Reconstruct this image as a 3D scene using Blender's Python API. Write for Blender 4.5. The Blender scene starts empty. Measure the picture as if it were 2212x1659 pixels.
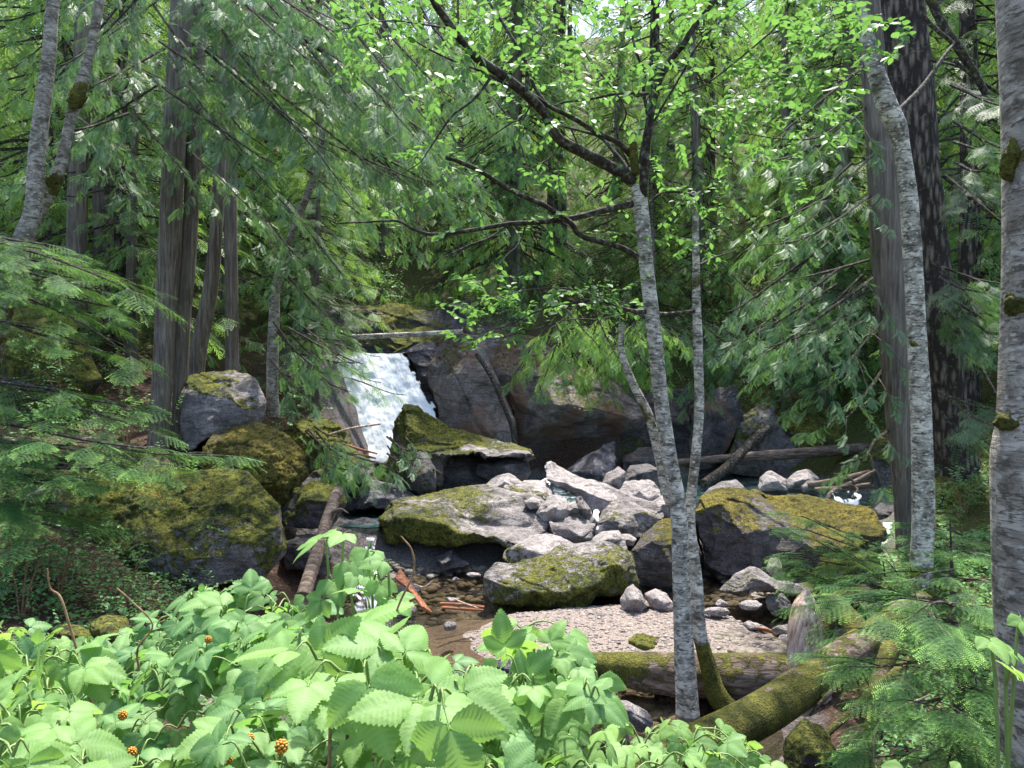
import bpy, math, random
import numpy as np
from mathutils import Vector, geometry
C = bpy.context.scene.collection
D2R = math.radians

# ---------------- camera, sky, sun, exposure ----------------
cam_d = bpy.data.cameras.new('camera'); cam = bpy.data.objects.new('camera', cam_d); C.objects.link(cam)
cam.location = (0, 0, 3.0); cam.rotation_euler = (D2R(90), 0, 0)
FP = 1640.0                       # focal length in pixels of a 2212 px wide frame
cam_d.sensor_width = 36; cam_d.lens = 36 * FP / 2212.0
cam_d.clip_start = .05; cam_d.clip_end = 800
bpy.context.scene.camera = cam
SUN_EL, SUN_AZ = 65, 12          # degrees, azimuth from +Y towards +X
w = bpy.data.worlds.new('World'); bpy.context.scene.world = w; w.use_nodes = True
nt = w.node_tree; sky = nt.nodes.new('ShaderNodeTexSky'); sky.sky_type = 'NISHITA'; sky.sun_disc = False
sky.sun_elevation = D2R(SUN_EL); sky.sun_rotation = D2R(SUN_AZ); sky.dust_density = 2.5; sky.air_density = 1.0; sky.ozone_density = .8
bg = nt.nodes['Background']; nt.links.new(sky.outputs[0], bg.inputs[0]); bg.inputs[1].default_value = 0.15
sl = bpy.data.lights.new('sun', 'SUN'); sl.energy = 3.7; sl.angle = D2R(1.0); sl.color = (1, .95, .86)
so = bpy.data.objects.new('sun', sl); C.objects.link(so)
sd = Vector((math.sin(D2R(SUN_AZ)) * math.cos(D2R(SUN_EL)), math.cos(D2R(SUN_AZ)) * math.cos(D2R(SUN_EL)), math.sin(D2R(SUN_EL))))
so.rotation_euler = sd.to_track_quat('Z', 'Y').to_euler(); so.location = (4, 10, 30)
vs = bpy.context.scene.view_settings; vs.view_transform = 'Standard'; vs.look = 'None'; vs.gamma = 1; vs.exposure = 1.72
cy = bpy.context.scene.cycles; cy.max_bounces = 8; cy.diffuse_bounces = 3; cy.glossy_bounces = 2; cy.transmission_bounces = 4; cy.transparent_max_bounces = 8

# ---------------- helpers ----------------
rng = np.random.default_rng(7); random.seed(7)
def P(u, v, Y): return np.array([(u - 1106) / FP * Y, Y, 3.0 - (v - 829.5) / FP * Y])
_T = np.random.default_rng(1).random((64, 64, 64)).astype(np.float32)
def vnoise(p):
    i = np.floor(p).astype(np.int64); f = p - i; f = f * f * (3 - 2 * f); i0 = i & 63; i1 = (i + 1) & 63
    x0, y0, z0 = i0.T; x1, y1, z1 = i1.T; fx, fy, fz = f.T
    a = _T[x0, y0, z0] * (1 - fx) + _T[x1, y0, z0] * fx; b = _T[x0, y1, z0] * (1 - fx) + _T[x1, y1, z0] * fx
    c = _T[x0, y0, z1] * (1 - fx) + _T[x1, y0, z1] * fx; d = _T[x0, y1, z1] * (1 - fx) + _T[x1, y1, z1] * fx
    return ((a * (1 - fy) + b * fy) * (1 - fz) + (c * (1 - fy) + d * fy) * fz) * 2 - 1
def fbm(p, s=1.0, o=4, seed=0):
    p = np.asarray(p, float) * s + seed * 7.31; r = np.zeros(len(p)); a = 1.0; t = 0
    for k in range(o): r += a * vnoise(p); t += a; a *= .5; p = p * 2.03 + 11.7
    return r / t * 1.5
def sstep(a, b, x): t = np.clip((x - a) / (b - a), 0, 1); return t * t * (3 - 2 * t)
def nrm(v): v = np.asarray(v, float); return v / (np.linalg.norm(v, axis=-1, keepdims=True) + 1e-9)
def frames(X, N):                     # columns X, Y, Z of a frame with X axis and approximate normal N
    X = nrm(X); Y = nrm(np.cross(N, X)); Z = np.cross(X, Y)
    return np.stack([X, Y, Z], axis=-1)

class Acc:
    def __init__(s): s.V = []; s.F = []; s.a = []; s.b = []; s.n = 0
    def add(s, V, F, a=0.5, b=0.0, m=0):
        V = np.asarray(V, np.float32).reshape(-1, 3); F = np.asarray(F, np.int64)
        s.V.append(V); s.F.append((F + s.n, m))
        s.a.append(np.broadcast_to(np.asarray(a, np.float32), (len(V),)).copy()); s.b.append(np.broadcast_to(np.asarray(b, np.float32), (len(V),)).copy())
        s.n += len(V)
    def inst(s, base, R, T, S, a, m=0):   # base = (V, F, b); N copies
        V, F, b = base; N = len(T)
        if N == 0: return
        S = np.asarray(S, float)
        if S.ndim == 1: S = np.repeat(S[:, None], 3, 1)
        W = np.einsum('nij,nkj->nki', R, V[None] * S[:, None, :]) + np.asarray(T)[:, None, :]
        FF = (F[None] + (np.arange(N) * len(V))[:, None, None]).reshape(-1, F.shape[1])
        s.add(W.reshape(-1, 3), FF, np.repeat(a, len(V)), np.tile(b, N), m)
    def build(s, name, mats, parent=None, smooth=True, origin=None):
        V = np.concatenate(s.V); o = np.zeros(3)
        if parent is not None: o = np.array(parent.location)
        elif origin is not None: o = np.asarray(origin, float)
        V = (V - o).astype(np.float32)
        me = bpy.data.meshes.new(name); me.vertices.add(len(V)); me.vertices.foreach_set('co', V.ravel())
        tot = sum(f.size for f, _ in s.F); npoly = sum(len(f) for f, _ in s.F)
        li = np.concatenate([f.ravel() for f, _ in s.F]).astype(np.int32)
        ls = np.concatenate([np.full(len(f), f.shape[1]) for f, _ in s.F]); st = (np.cumsum(ls) - ls).astype(np.int32)
        me.loops.add(tot); me.loops.foreach_set('vertex_index', li)
        me.polygons.add(npoly); me.polygons.foreach_set('loop_start', st)
        me.polygons.foreach_set('material_index', np.concatenate([np.full(len(f), m) for f, m in s.F]).astype(np.int32))
        me.polygons.foreach_set('use_smooth', np.full(npoly, smooth))
        for nm, arr in (('var', s.a), ('tip', s.b)):
            at = me.attributes.new(nm, 'FLOAT', 'POINT'); at.data.foreach_set('value', np.concatenate(arr))
        me.update(calc_edges=True); me.validate()
        for m in (mats if isinstance(mats, (list, tuple)) else [mats]): me.materials.append(m)
        ob = bpy.data.objects.new(name, me); C.objects.link(ob)
        if parent is not None: ob.parent = parent
        else: ob.location = o
        return ob
def tag(o, label=None, cat=None, group=None, kind=None):
    if label: o['label'] = label
    if cat: o['category'] = cat
    if group: o['group'] = group
    if kind: o['kind'] = kind
    return o
def thing(name, label, cat, loc, group=None):
    o = bpy.data.objects.new(name, None); C.objects.link(o); o.location = tuple(float(q) for q in loc); o.empty_display_size = .2
    return tag(o, label, cat, group)
def dup(root, loc, rz=0, sc=1.0, label=None):
    r = root.copy(); C.objects.link(r); r.location = loc; r.rotation_euler = (0, 0, rz); r.scale = (sc,) * 3 if not isinstance(sc, tuple) else sc
    if label: r['label'] = label
    for ch in list(root.children):
        c = ch.copy(); C.objects.link(c); c.parent = r
    return r

def smoothpath(pts, n=None, seg=6):
    p = np.asarray(pts, float)
    if len(p) < 3: t = np.linspace(0, 1, seg + 1)[:, None]; return p[0] * (1 - t) + p[-1] * t
    q = np.vstack([2 * p[0] - p[1], p, 2 * p[-1] - p[-2]]); out = []
    for i in range(1, len(q) - 2):
        t = np.linspace(0, 1, seg, endpoint=False)[:, None]; a, b, c, d = q[i - 1], q[i], q[i + 1], q[i + 2]
        out.append(.5 * ((2 * b) + (c - a) * t + (2 * a - 5 * b + 4 * c - d) * t ** 2 + (3 * b - a - 3 * c + d) * t ** 3))
    return np.vstack(out + [p[-1:]])
def tube(acc, path, r, sides=6, rough=0.0, rs=3.0, m=0, cap=True, var=.5, seed=0, flute=0):
    p = np.asarray(path, float); n = len(p); r = np.interp(np.linspace(0, 1, n), np.linspace(0, 1, len(np.atleast_1d(r))), np.atleast_1d(r))
    T = nrm(np.gradient(p, axis=0)); ref = np.array([0, 0, 1.]) if abs(T[0][2]) < .9 else np.array([0, 1., 0])
    U = nrm(np.cross(T[0], ref)); Us = []
    for i in range(n): U = nrm(U - T[i] * np.dot(U, T[i])); Us.append(U)
    Us = np.array(Us); W = np.cross(T, Us); a = np.linspace(0, 2 * np.pi, sides, endpoint=False)
    dirs = Us[:, None] * np.cos(a)[None, :, None] + W[:, None] * np.sin(a)[None, :, None]
    R = np.repeat(r[:, None], sides, 1)
    if rough:
        L = np.r_[0, np.cumsum(np.linalg.norm(np.diff(p, axis=0), axis=1))]
        q = np.concatenate([(dirs * rs).reshape(-1, 3)[:, :2], np.repeat(L * rs * .35, sides)[:, None] + dirs.reshape(-1, 3)[:, 2:] * rs], axis=1)
        R = R * (1 + rough * fbm(q, 1, 4, seed).reshape(n, sides))
    if flute: R = R * (1 + flute * np.cos(a * 5 + 1)[None])
    V = (p[:, None] + dirs * R[..., None]).reshape(-1, 3)
    i, j = np.meshgrid(np.arange(n - 1), np.arange(sides), indexing='ij'); j2 = (j + 1) % sides
    F = np.stack([i * sides + j, i * sides + j2, (i + 1) * sides + j2, (i + 1) * sides + j], -1).reshape(-1, 4)
    acc.add(V, F, var, 0, m)
    if cap:
        for k, pt in ((0, p[0]), (n - 1, p[-1])):
            ring = V[k * sides:(k + 1) * sides]; VV = np.vstack([ring, pt + T[k] * r[k] * (.12 if k else -.12)])
            j = np.arange(sides); acc.add(VV, np.stack([j, (j + 1) % sides, np.full(sides, sides)], 1), var, 0, m)
def spath(pts):                       # [(u, v, Y, halfwidth px)] -> smooth 3D path and radii
    p = np.array([P(a[0], a[1], a[2]) for a in pts]); r = np.array([a[3] * a[2] / FP for a in pts])
    q = smoothpath(np.column_stack([p, r])); return q[:, :3], q[:, 3]

# ---------------- materials ----------------
class NT:
    def __init__(s, name):
        s.m = bpy.data.materials.new(name); s.m.use_nodes = True; s.t = s.m.node_tree; s.t.nodes.clear()
        s.out = s.n('OutputMaterial')
    def n(s, t, **k):
        x = s.t.nodes.new('ShaderNode' + t)
        for a, b in k.items(): setattr(x, a, b)
        return x
    def l(s, a, b): s.t.links.new(a, b)
    def setin(s, x, i, v):
        if hasattr(v, 'is_output') or isinstance(v, bpy.types.NodeSocket): s.l(v, x.inputs[i])
        else: x.inputs[i].default_value = (*v, 1) if isinstance(v, tuple) and len(v) == 3 and x.inputs[i].type == 'RGBA' else v
    def coord(s, sc=(1, 1, 1), k='Object'):
        c = s.n('TexCoord'); mp = s.n('Mapping'); s.l(c.outputs[k], mp.inputs[0]); mp.inputs['Scale'].default_value = sc; return mp.outputs[0]
    def noise(s, vec, sc, det=4, rough=.6, dist=0):
        x = s.n('TexNoise'); s.l(vec, x.inputs['Vector']); x.inputs['Scale'].default_value = sc; x.inputs['Detail'].default_value = det
        x.inputs['Roughness'].default_value = rough; x.inputs['Distortion'].default_value = dist; return x.outputs[0]
    def vor(s, vec, sc, out=0, feat='F1'):
        x = s.n('TexVoronoi', feature=feat); s.l(vec, x.inputs['Vector']); x.inputs['Scale'].default_value = sc; return x.outputs[out]
    def ramp(s, f, stops):
        x = s.n('ValToRGB'); s.l(f, x.inputs[0]); e = x.color_ramp.elements
        while len(e) < len(stops): e.new(.5)
        for q, (p, c) in zip(e, stops): q.position = p; q.color = (*c, 1) if isinstance(c, tuple) else (c, c, c, 1)
        return x.outputs[0]
    def mix(s, f, a, b, t='MIX'):
        x = s.n('Mix', data_type='RGBA', blend_type=t); s.setin(x, 0, f); s.setin(x, 6, a); s.setin(x, 7, b); return x.outputs[2]
    def math(s, op, a, b=0.0, c=0.0):
        x = s.n('Math', operation=op); s.setin(x, 0, a); s.setin(x, 1, b); s.setin(x, 2, c); return x.outputs[0]
    def attr(s, nm): x = s.n('Attribute'); x.attribute_name = nm; return x.outputs['Fac']
    def bump(s, h, st=.5, d=.02, nrm=None):
        x = s.n('Bump'); s.l(h, x.inputs['Height']); x.inputs['Strength'].default_value = st; x.inputs['Distance'].default_value = d
        if nrm is not None: s.l(nrm, x.inputs['Normal'])
        return x.outputs[0]
    def bsdf(s, col, rough=.8, spec=.3, nrm=None):
        x = s.n('BsdfPrincipled'); s.setin(x, 'Base Color', col); s.setin(x, 'Roughness', rough); s.setin(x, 'Specular IOR Level', spec)
        if nrm is not None: s.l(nrm, x.inputs['Normal'])
        return x.outputs[0]
    def shmix(s, f, a, b): x = s.n('MixShader'); s.setin(x, 0, f); s.l(a, x.inputs[1]); s.l(b, x.inputs[2]); return x.outputs[0]
    def done(s, sh): s.l(sh, s.out.inputs[0]); return s.m

def leaf_mat(name, dark, light, tipc, trans, tf=.4, rough=.5, spec=.35, veins=False):
    t = NT(name); v = t.attr('var'); tip = t.attr('tip')
    c = t.mix(v, dark, light); c = t.mix(tip, c, tipc)
    tr = t.mix(v, tuple(q * .7 for q in trans), trans); tr = t.mix(tip, tr, tuple(min(1, q * 1.25) for q in trans))
    n = None
    p = t.bsdf(c, rough, spec, n); x = t.n('BsdfTranslucent'); t.l(tr, x.inputs[0])
    return t.done(t.shmix(tf, p, x.outputs[0]))
M = {}
M['cedar'] = leaf_mat('cedar_foliage', (.032, .08, .052), (.085, .17, .10), (.16, .28, .11), (.17, .34, .09), .30, .5, .3)
M['cedar_far'] = leaf_mat('far_foliage', (.04, .11, .05), (.12, .25, .08), (.24, .42, .11), (.28, .48, .09), .38, .5, .25)
M['hemlock'] = leaf_mat('hemlock_foliage', (.03, .085, .032), (.06, .15, .045), (.26, .48, .11), (.24, .46, .09), .3, .6, .15)
M['alder_leaf'] = leaf_mat('alder_leaf', (.055, .15, .045), (.11, .25, .06), (.26, .46, .08), (.17, .36, .07), .45, .5, .25)
M['shrub_leaf'] = leaf_mat('shrub_leaf', (.05, .14, .06), (.12, .28, .09), (.18, .36, .10), (.20, .42, .10), .35, .5, .3)
def berry_leaf():
    t = NT('salmonberry_leaf'); v = t.attr('var'); tip = t.attr('tip')     # tip: 1 on the veins
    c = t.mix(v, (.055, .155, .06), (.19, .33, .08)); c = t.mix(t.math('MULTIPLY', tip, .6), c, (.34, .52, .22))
    n = t.noise(t.coord((1, 1, 1)), 40, 3); c = t.mix(t.math('MULTIPLY', n, .35), c, (.06, .18, .06))
    p = t.bsdf(c, .55, .2, t.bump(n, .4, .006)); x = t.n('BsdfTranslucent'); t.l(t.mix(v, (.11, .31, .07), (.34, .56, .09)), x.inputs[0])
    return t.done(t.shmix(.42, p, x.outputs[0]))
M['berry_leaf'] = berry_leaf()

def rock_mat(name, a, b, c, wet=.75, mossa=(.055, .065, .012), mossb=(.35, .36, .045), lich=.52, rust=False):
    t = NT(name); vec = t.coord()
    n1 = t.noise(vec, 2.2, 8, .72, .5); n2 = t.noise(vec, 9, 6, .75, .3); n3 = t.noise(vec, 45, 4, .6)
    col = t.ramp(n1, [(.38, a), (.5, b), (.62, c)])
    col = t.mix(t.ramp(n2, [(.44, 0.0), (.58, 1.0)]), col, t.mix(.45, col, tuple(q * .45 for q in a)))
    col = t.mix(t.ramp(n3, [(.35, .7), (.6, 0.0)]), col, tuple(q * .5 for q in a))
    li = t.math('MULTIPLY', t.ramp(t.vor(t.coord((1, 1, 1)), 14), [(.10, 1.0), (.22, 0.0)]), t.ramp(n1, [(lich - .05, 0.0), (lich + .08, 1.0)]))
    col = t.mix(t.math('MULTIPLY', li, t.ramp(n3, [(.4, 0.0), (.6, .8)])), col, (.50, .50, .46))
    st = t.noise(t.coord((1, 1, 7)), 3.0, 5, .6, .6)
    col = t.mix(t.ramp(st, [(.54, 0.0), (.62, .5)]), col, tuple(q * .35 for q in a))
    if rust: col = t.mix(t.ramp(t.noise(vec, 1.1, 5, .6, .3), [(rust, 0.0), (rust + .11, .75)]), col, (.19, .10, .055))
    moss = t.attr('var')
    mk = t.math('ADD', moss, t.math('MULTIPLY', t.math('SUBTRACT', n2, .5), 2.0)); mk = t.math('ADD', mk, t.math('MULTIPLY', t.math('SUBTRACT', n3, .5), 1.2))
    mk = t.ramp(mk, [(.40, 0.0), (.50, 1.0)])
    mc = t.ramp(t.noise(vec, 6, 6, .75), [(.40, mossa), (.47, tuple((x + y) / 2 for x, y in zip(mossa, mossb))), (.56, mossb), (.68, (.28, .19, .035))])
    mc = t.mix(t.ramp(t.noise(vec, 26, 5, .75), [(.38, .9), (.54, 0.0)]), mc, tuple(q * .22 for q in mossa))
    mc = t.mix(t.ramp(t.noise(vec, 1.7, 4, .6), [(.45, 0.0), (.62, .6)]), mc, (mossa[0] * .8, mossa[1] * 1.1, mossa[2]))
    col = t.mix(mk, col, mc)
    h = t.math('ADD', t.math('MULTIPLY', n2, 1.0), t.math('MULTIPLY', n3, .5)); h = t.math('ADD', h, t.math('MULTIPLY', st, .8))
    hm = t.math('MULTIPLY', t.noise(vec, 60, 4, .7), t.math('ADD', t.math('MULTIPLY', mk, 2.0), .3))
    bn = t.bump(t.math('ADD', h, hm), 1.0, .06)
    r = t.mix(mk, (wet, wet, wet), (.95, .95, .95))
    return t.done(t.bsdf(col, r, .35, bn))
M['rock'] = rock_mat('grey_rock', (.16, .145, .145), (.32, .285, .28), (.47, .425, .42))
M['rock_pale'] = rock_mat('pale_rock', (.28, .25, .245), (.47, .42, .41), (.60, .55, .54), .7)
M['rock_gold'] = rock_mat('gold_mossed_rock', (.07, .06, .06), (.15, .13, .13), (.26, .235, .235), .7, (.10, .08, .014), (.38, .32, .045))
M['cliff'] = rock_mat('cliff_rock', (.15, .125, .115), (.29, .25, .235), (.42, .375, .36), .6, rust=.47)
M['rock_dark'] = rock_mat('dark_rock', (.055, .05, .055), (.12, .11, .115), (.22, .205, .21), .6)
M['rock_rust'] = rock_mat('rusty_rock', (.07, .065, .07), (.16, .145, .15), (.25, .235, .24), .7, rust=.53)
M['rock_wet'] = rock_mat('wet_rock', (.05, .048, .06), (.13, .125, .15), (.26, .25, .29), .22)

def bark(name, kind):
    t = NT(name); vec = t.coord(); moss = None
    if kind in ('alder', 'alder_old'):
        n1 = t.noise(t.coord((1, 1, 1.6)), 5.5, 7, .72, .5); n2 = t.noise(t.coord((1, 1, 2.6)), 11, 6, .72, .4); n3 = t.noise(t.coord((1, 1, 9)), 9, 4, .6)
        col = t.ramp(n1, [(.38, (.13, .11, .085)), (.46, (.27, .25, .21)), (.53, (.42, .385, .325)), (.60, (.62, .58, .50))])
        pt = t.vor(t.coord((1, 1, 1.5)), 16); col = t.mix(t.ramp(t.math('ADD', pt, t.math('MULTIPLY', n2, .5)), [(.40, .95), (.55, 0.0)]), col, (.60, .60, .54))
        col = t.mix(t.ramp(n2, [(.53, 0.0), (.59, .85)]), col, (.055, .048, .038))
        col = t.mix(t.ramp(n3, [(.57, 0.0), (.63, .8)]), col, (.05, .04, .03))
        h = t.math('ADD', n2, n3); bs = (.4, .012)
        if kind == 'alder_old': col = t.mix(.45, col, (.085, .072, .058))
    elif kind == 'cedar':
        n2 = t.noise(t.coord((14, 14, .9)), 1.6, 7, .7, .5); n1 = t.noise(vec, 1.3, 4)
        col = t.ramp(n2, [(.32, (.035, .028, .024)), (.5, (.125, .102, .084)), (.64, (.26, .22, .185))])
        col = t.mix(t.ramp(n1, [(.4, 0.0), (.7, .5)]), col, (.27, .24, .205)); h = n2; bs = (1.0, .05)
    elif kind == 'fir':
        v = t.vor(t.coord((9, 9, 2.2)), 1.5, 0); n2 = t.noise(t.coord((6, 6, 2)), 2, 6, .7, 1.0); n3 = t.noise(vec, 14, 5)
        hh = t.math('ADD', v, t.math('MULTIPLY', n2, .9)); col = t.ramp(hh, [(.5, (.24, .20, .17)), (.74, (.15, .12, .10)), (1.05, (.035, .028, .024))])
        col = t.mix(t.ramp(n3, [(.57, 0.0), (.70, .5)]), col, (.22, .22, .17)); h = t.math('SUBTRACT', 1.5, hh); bs = (1.0, .07)
    elif kind == 'twig':
        n2 = t.noise(vec, 22, 4, .6); col = t.ramp(n2, [(.4, (.022, .018, .014)), (.55, (.055, .048, .038)), (.66, (.16, .15, .125))]); h = n2; bs = (.4, .01)
    elif kind == 'red':
        n2 = t.noise(t.coord((3, 16, 16)), 2, 6, .7); col = t.ramp(n2, [(.35, (.11, .04, .02)), (.55, (.32, .13, .07)), (.7, (.48, .26, .17))]); h = n2; bs = (.8, .03)
    elif kind == 'log':
        n2 = t.noise(t.coord((2, 14, 14)), 1.5, 7, .7, .4); n1 = t.noise(vec, 2.2, 5)
        col = t.ramp(n2, [(.36, (.035, .025, .018)), (.5, (.12, .09, .07)), (.64, (.26, .21, .175))])
        col = t.mix(t.ramp(n1, [(.45, 0.0), (.7, .5)]), col, (.12, .08, .055)); h = n2; bs = (.9, .03)
    elif kind == 'splinter':
        n2 = t.noise(t.coord((12, 12, 1.2)), 1.6, 7, .7, .3)
        col = t.ramp(n2, [(.34, (.12, .06, .035)), (.5, (.46, .33, .26)), (.66, (.66, .56, .50))]); h = n2; bs = (1.0, .04)
    elif kind == 'cane':
        n2 = t.noise(vec, 30, 3); col = t.ramp(n2, [(.35, (.13, .065, .035)), (.65, (.33, .22, .12))]); h = n2; bs = (.3, .004)
    # moss: attribute 'var' >.5 mossy
    mn = t.noise(vec, 7, 5, .65); mk = t.math('ADD', t.attr('var'), t.math('MULTIPLY', t.math('SUBTRACT', mn, .5), 1.3)); mk = t.ramp(mk, [(.55, 0.0), (.66, 1.0)])
    f = t.noise(vec, 60, 3, .6); mc = t.ramp(t.noise(vec, 6, 4), [(.35, (.05, .055, .01)), (.55, (.13, .13, .022)), (.75, (.26, .23, .04))])
    mc = t.mix(t.ramp(f, [(.35, .7), (.6, 0.0)]), mc, (.018, .02, .006))
    col = t.mix(mk, col, mc); b1 = t.bump(h, *bs); b2 = t.bump(t.math('MULTIPLY', mk, f), .9, .03, b1)
    return t.done(t.bsdf(col, .88, .2, b2))
for k in ('alder', 'alder_old', 'cedar', 'fir', 'twig', 'red', 'log', 'splinter', 'cane'): M['bark_' + k] = bark(k + '_bark', k)

def ground_mat():
    t = NT('forest_floor'); vec = t.coord(); n1 = t.noise(vec, .5, 6, .65); n2 = t.noise(vec, 4, 6, .7); n3 = t.noise(vec, 30, 5, .7)
    soil = t.ramp(n3, [(.34, (.014, .009, .006)), (.5, (.05, .027, .018)), (.62, (.11, .063, .042)), (.72, (.22, .15, .10))])
    moss = t.ramp(n3, [(.36, (.012, .018, .006)), (.5, (.05, .065, .014)), (.66, (.13, .14, .028))])
    rock = t.ramp(n3, [(.34, (.05, .045, .045)), (.55, (.15, .14, .14)), (.7, (.27, .25, .25))])
    k = t.ramp(t.math('ADD', t.math('MULTIPLY', n2, 1.1), t.math('MULTIPLY', t.attr('var'), .6)), [(.66, 0.0), (.86, 1.0)])
    col = t.mix(k, soil, moss); col = t.mix(t.attr('tip'), col, rock)
    return t.done(t.bsdf(col, .9, .25, t.bump(t.math('ADD', n2, n3), .9, .06)))
M['ground'] = ground_mat()
def water_mat(name, tint, foam, base=(.02, .03, .03), k=.85, fsc=3.0, bs=.25, opac=.15):
    t = NT(name); vec = t.coord(); n = t.noise(t.coord((1, .6, 1)), 7, 4, .6, .5); bn = t.bump(n, bs, .03)
    fr = t.n('Fresnel'); fr.inputs[0].default_value = 1.33; t.l(bn, fr.inputs['Normal'])
    gl = t.n('BsdfGlossy'); gl.inputs['Roughness'].default_value = .06; gl.inputs[0].default_value = (.9, .95, 1, 1); t.l(bn, gl.inputs['Normal'])
    tr = t.n('BsdfTransparent'); tr.inputs[0].default_value = (*tint, 1); df = t.bsdf(base, .4, .1)
    a = t.shmix(opac, tr.outputs[0], df); a = t.shmix(t.math('MINIMUM', t.math('MULTIPLY', fr.outputs[0], 1.6), 1.0), a, gl.outputs[0])
    fn = t.noise(t.coord((1, 2.2, 1)), fsc, 7, .7, .8); ff = t.ramp(t.math('ADD', fn, t.math('MULTIPLY', t.attr('var'), .5)), [(foam, 0.0), (foam + .1, .9)])
    return t.done(t.shmix(ff, a, t.bsdf((.80, .86, .92), .5, .3)))
M['water'] = water_mat('shallow_water', (.72, .67, .57), 1.2, opac=.03)
M['pool'] = water_mat('pool_water', (.35, .52, .50), .74, (.05, .14, .14), bs=.5, opac=.6)
def fall_mat():
    t = NT('white_water'); z = t.n('SeparateXYZ'); t.l(t.coord(), z.inputs[0]); cv = t.n('CombineXYZ'); t.l(t.math('MULTIPLY', t.attr('tip'), 26.0), cv.inputs[0]); t.l(t.math('MULTIPLY', z.outputs[2], 1.1), cv.inputs[1])
    a = t.noise(cv.outputs[0], 1.6, 8, .8, .3); b = t.noise(cv.outputs[0], 6, 6, .75, .3)
    s = t.math('ADD', t.math('MULTIPLY', a, .65), t.math('MULTIPLY', b, .35))
    col = t.ramp(s, [(.36, (.60, .67, .75)), (.46, (.82, .87, .92)), (.56, (.94, .96, .98))])
    sh = t.bsdf(col, .6, .2, t.bump(s, .7, .04)); tr = t.n('BsdfTransparent')
    k = t.ramp(t.math('ADD', t.attr('var'), t.math('MULTIPLY', t.math('SUBTRACT', s, .5), 1.4)), [(.40, 0.0), (.60, 1.0)])
    return t.done(t.shmix(k, tr.outputs[0], sh))
M['fall'] = fall_mat()
def simple(name, stops, sc=20, rough=.7, bs=.3):
    t = NT(name); n = t.noise(t.coord(), sc, 5, .6); c = t.ramp(n, stops); v = t.attr('var'); c = t.mix(v, c, t.mix(1.0, c, (.42, .40, .42), 'MULTIPLY'))
    return t.done(t.bsdf(c, rough, .35, t.bump(n, bs, .01)))
M['gravel'] = simple('gravel_stone', [(.3, (.15, .122, .108)), (.7, (.34, .29, .265))])
M['streambed'] = simple('streambed_stone', [(.3, (.09, .075, .055)), (.7, (.28, .245, .195))])
M['berry'] = simple('orange_berry', [(.3, (.80, .30, .02)), (.7, (.92, .50, .04))], 60, .35)
M['stem_green'] = simple('green_stem', [(.3, (.16, .26, .07)), (.7, (.26, .38, .10))], 30, .5)
M['sand'] = simple('sand', [(.35, (.14, .105, .085)), (.5, (.24, .195, .17)), (.65, (.34, .29, .26))], 38, .85, .8)

# ---------------- foliage pieces ----------------
def frond_cedar(np_=13, sub=4, wk=1.0):       # axis +X, unit length, in the XY plane
    V = []; F = []; b = []
    def q(p, d, L, w, tip):
        d = np.array(d); s = np.array([-d[1], d[0], 0]); n = len(V); p = np.array(p)
        V.extend([p, p + d * L * .5 + s * w, p + d * L, p + d * L * .5 - s * w]); F.append([n, n + 1, n + 2, n + 3]); b.extend([tip * .3, tip * .6, tip, tip * .6])
    r = np.random.default_rng(3)
    for i in range(np_):
        x = .06 + .9 * i / np_; z = -.28 * x ** 2; s = 1 if i % 2 else -1
        L = (.38 * math.sin(math.pi * min(1, .22 + x * .78)) + .06) * (1 + .5 * (r.random() - .5)); a = D2R(40 - 16 * x + r.normal() * 7) * s; d = (math.cos(a), math.sin(a), -.22)
        q((x, 0, z), d, L, (L * .020 + .009) * wk, .5 + .5 * x)
        for j in range(sub):
            t = .22 + .7 * j / sub; px = np.array([x, 0, z]) + np.array(d) * L * t
            for s2 in (1, -1):
                a2 = a + D2R(42) * s2; q(px, (math.cos(a2), math.sin(a2), -.25), L * .34 * (1.15 - t), .0105 * wk, .7)
    n = len(V); V.extend([np.array([0, -.006, 0.]), np.array([0, .006, 0.]), np.array([1, .003, -.28]), np.array([1, -.003, -.28])]); F.append([n, n + 1, n + 2, n + 3]); b.extend([0] * 4)
    return np.array(V, float), np.array(F), np.array(b, float)
def frond_hem(nb=6, nn=9, w=.014):    # flat spray of short needles
    V = []; F = []; b = []; r = np.random.default_rng(5)
    def tri(p, d, L, ww, tip):
        d = nrm(np.array(d, float)); s = nrm(np.cross(d, [0, 0, 1])); n = len(V)
        V.extend([p - s * ww, p + s * ww, p + d * L + s * ww * .6, p + d * L - s * ww * .6]); F.append([n, n + 1, n + 2, n + 3]); b.extend([tip] * 4)
    for i in range(nb * 2 + 1):
        if i == nb * 2: st = np.zeros(3); a = 0; L = 1.0; m = nn * 3
        else:
            x = .10 + .8 * (i // 2) / nb; s = 1 if i % 2 else -1; st = np.array([x, 0, -.10 * x * x]); a = D2R(52 - 10 * x) * s; L = .46 * (1.12 - x) * (1 + .3 * (r.random() - .5)) + .05; m = max(4, int(nn * L / .3))
        dr = np.array([math.cos(a), math.sin(a), -.12])
        for j in range(m):
            t = (j + .5) / m; p = st + dr * L * t + np.array([0, 0, -.10 * t * t * L * 2]); tip = max(0, t - .45) / .45 if i < nb * 2 else max(0, t - .7) / .3
            for s2 in (1, -1):
                a2 = a + D2R(62) * s2; tri(p, (math.cos(a2), math.sin(a2), .1 * r.normal()), .038, w * .55, min(1, tip))
        tri(st, dr, L, .006, 0)
    return np.array(V), np.array(F), np.array(b, float)
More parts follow.
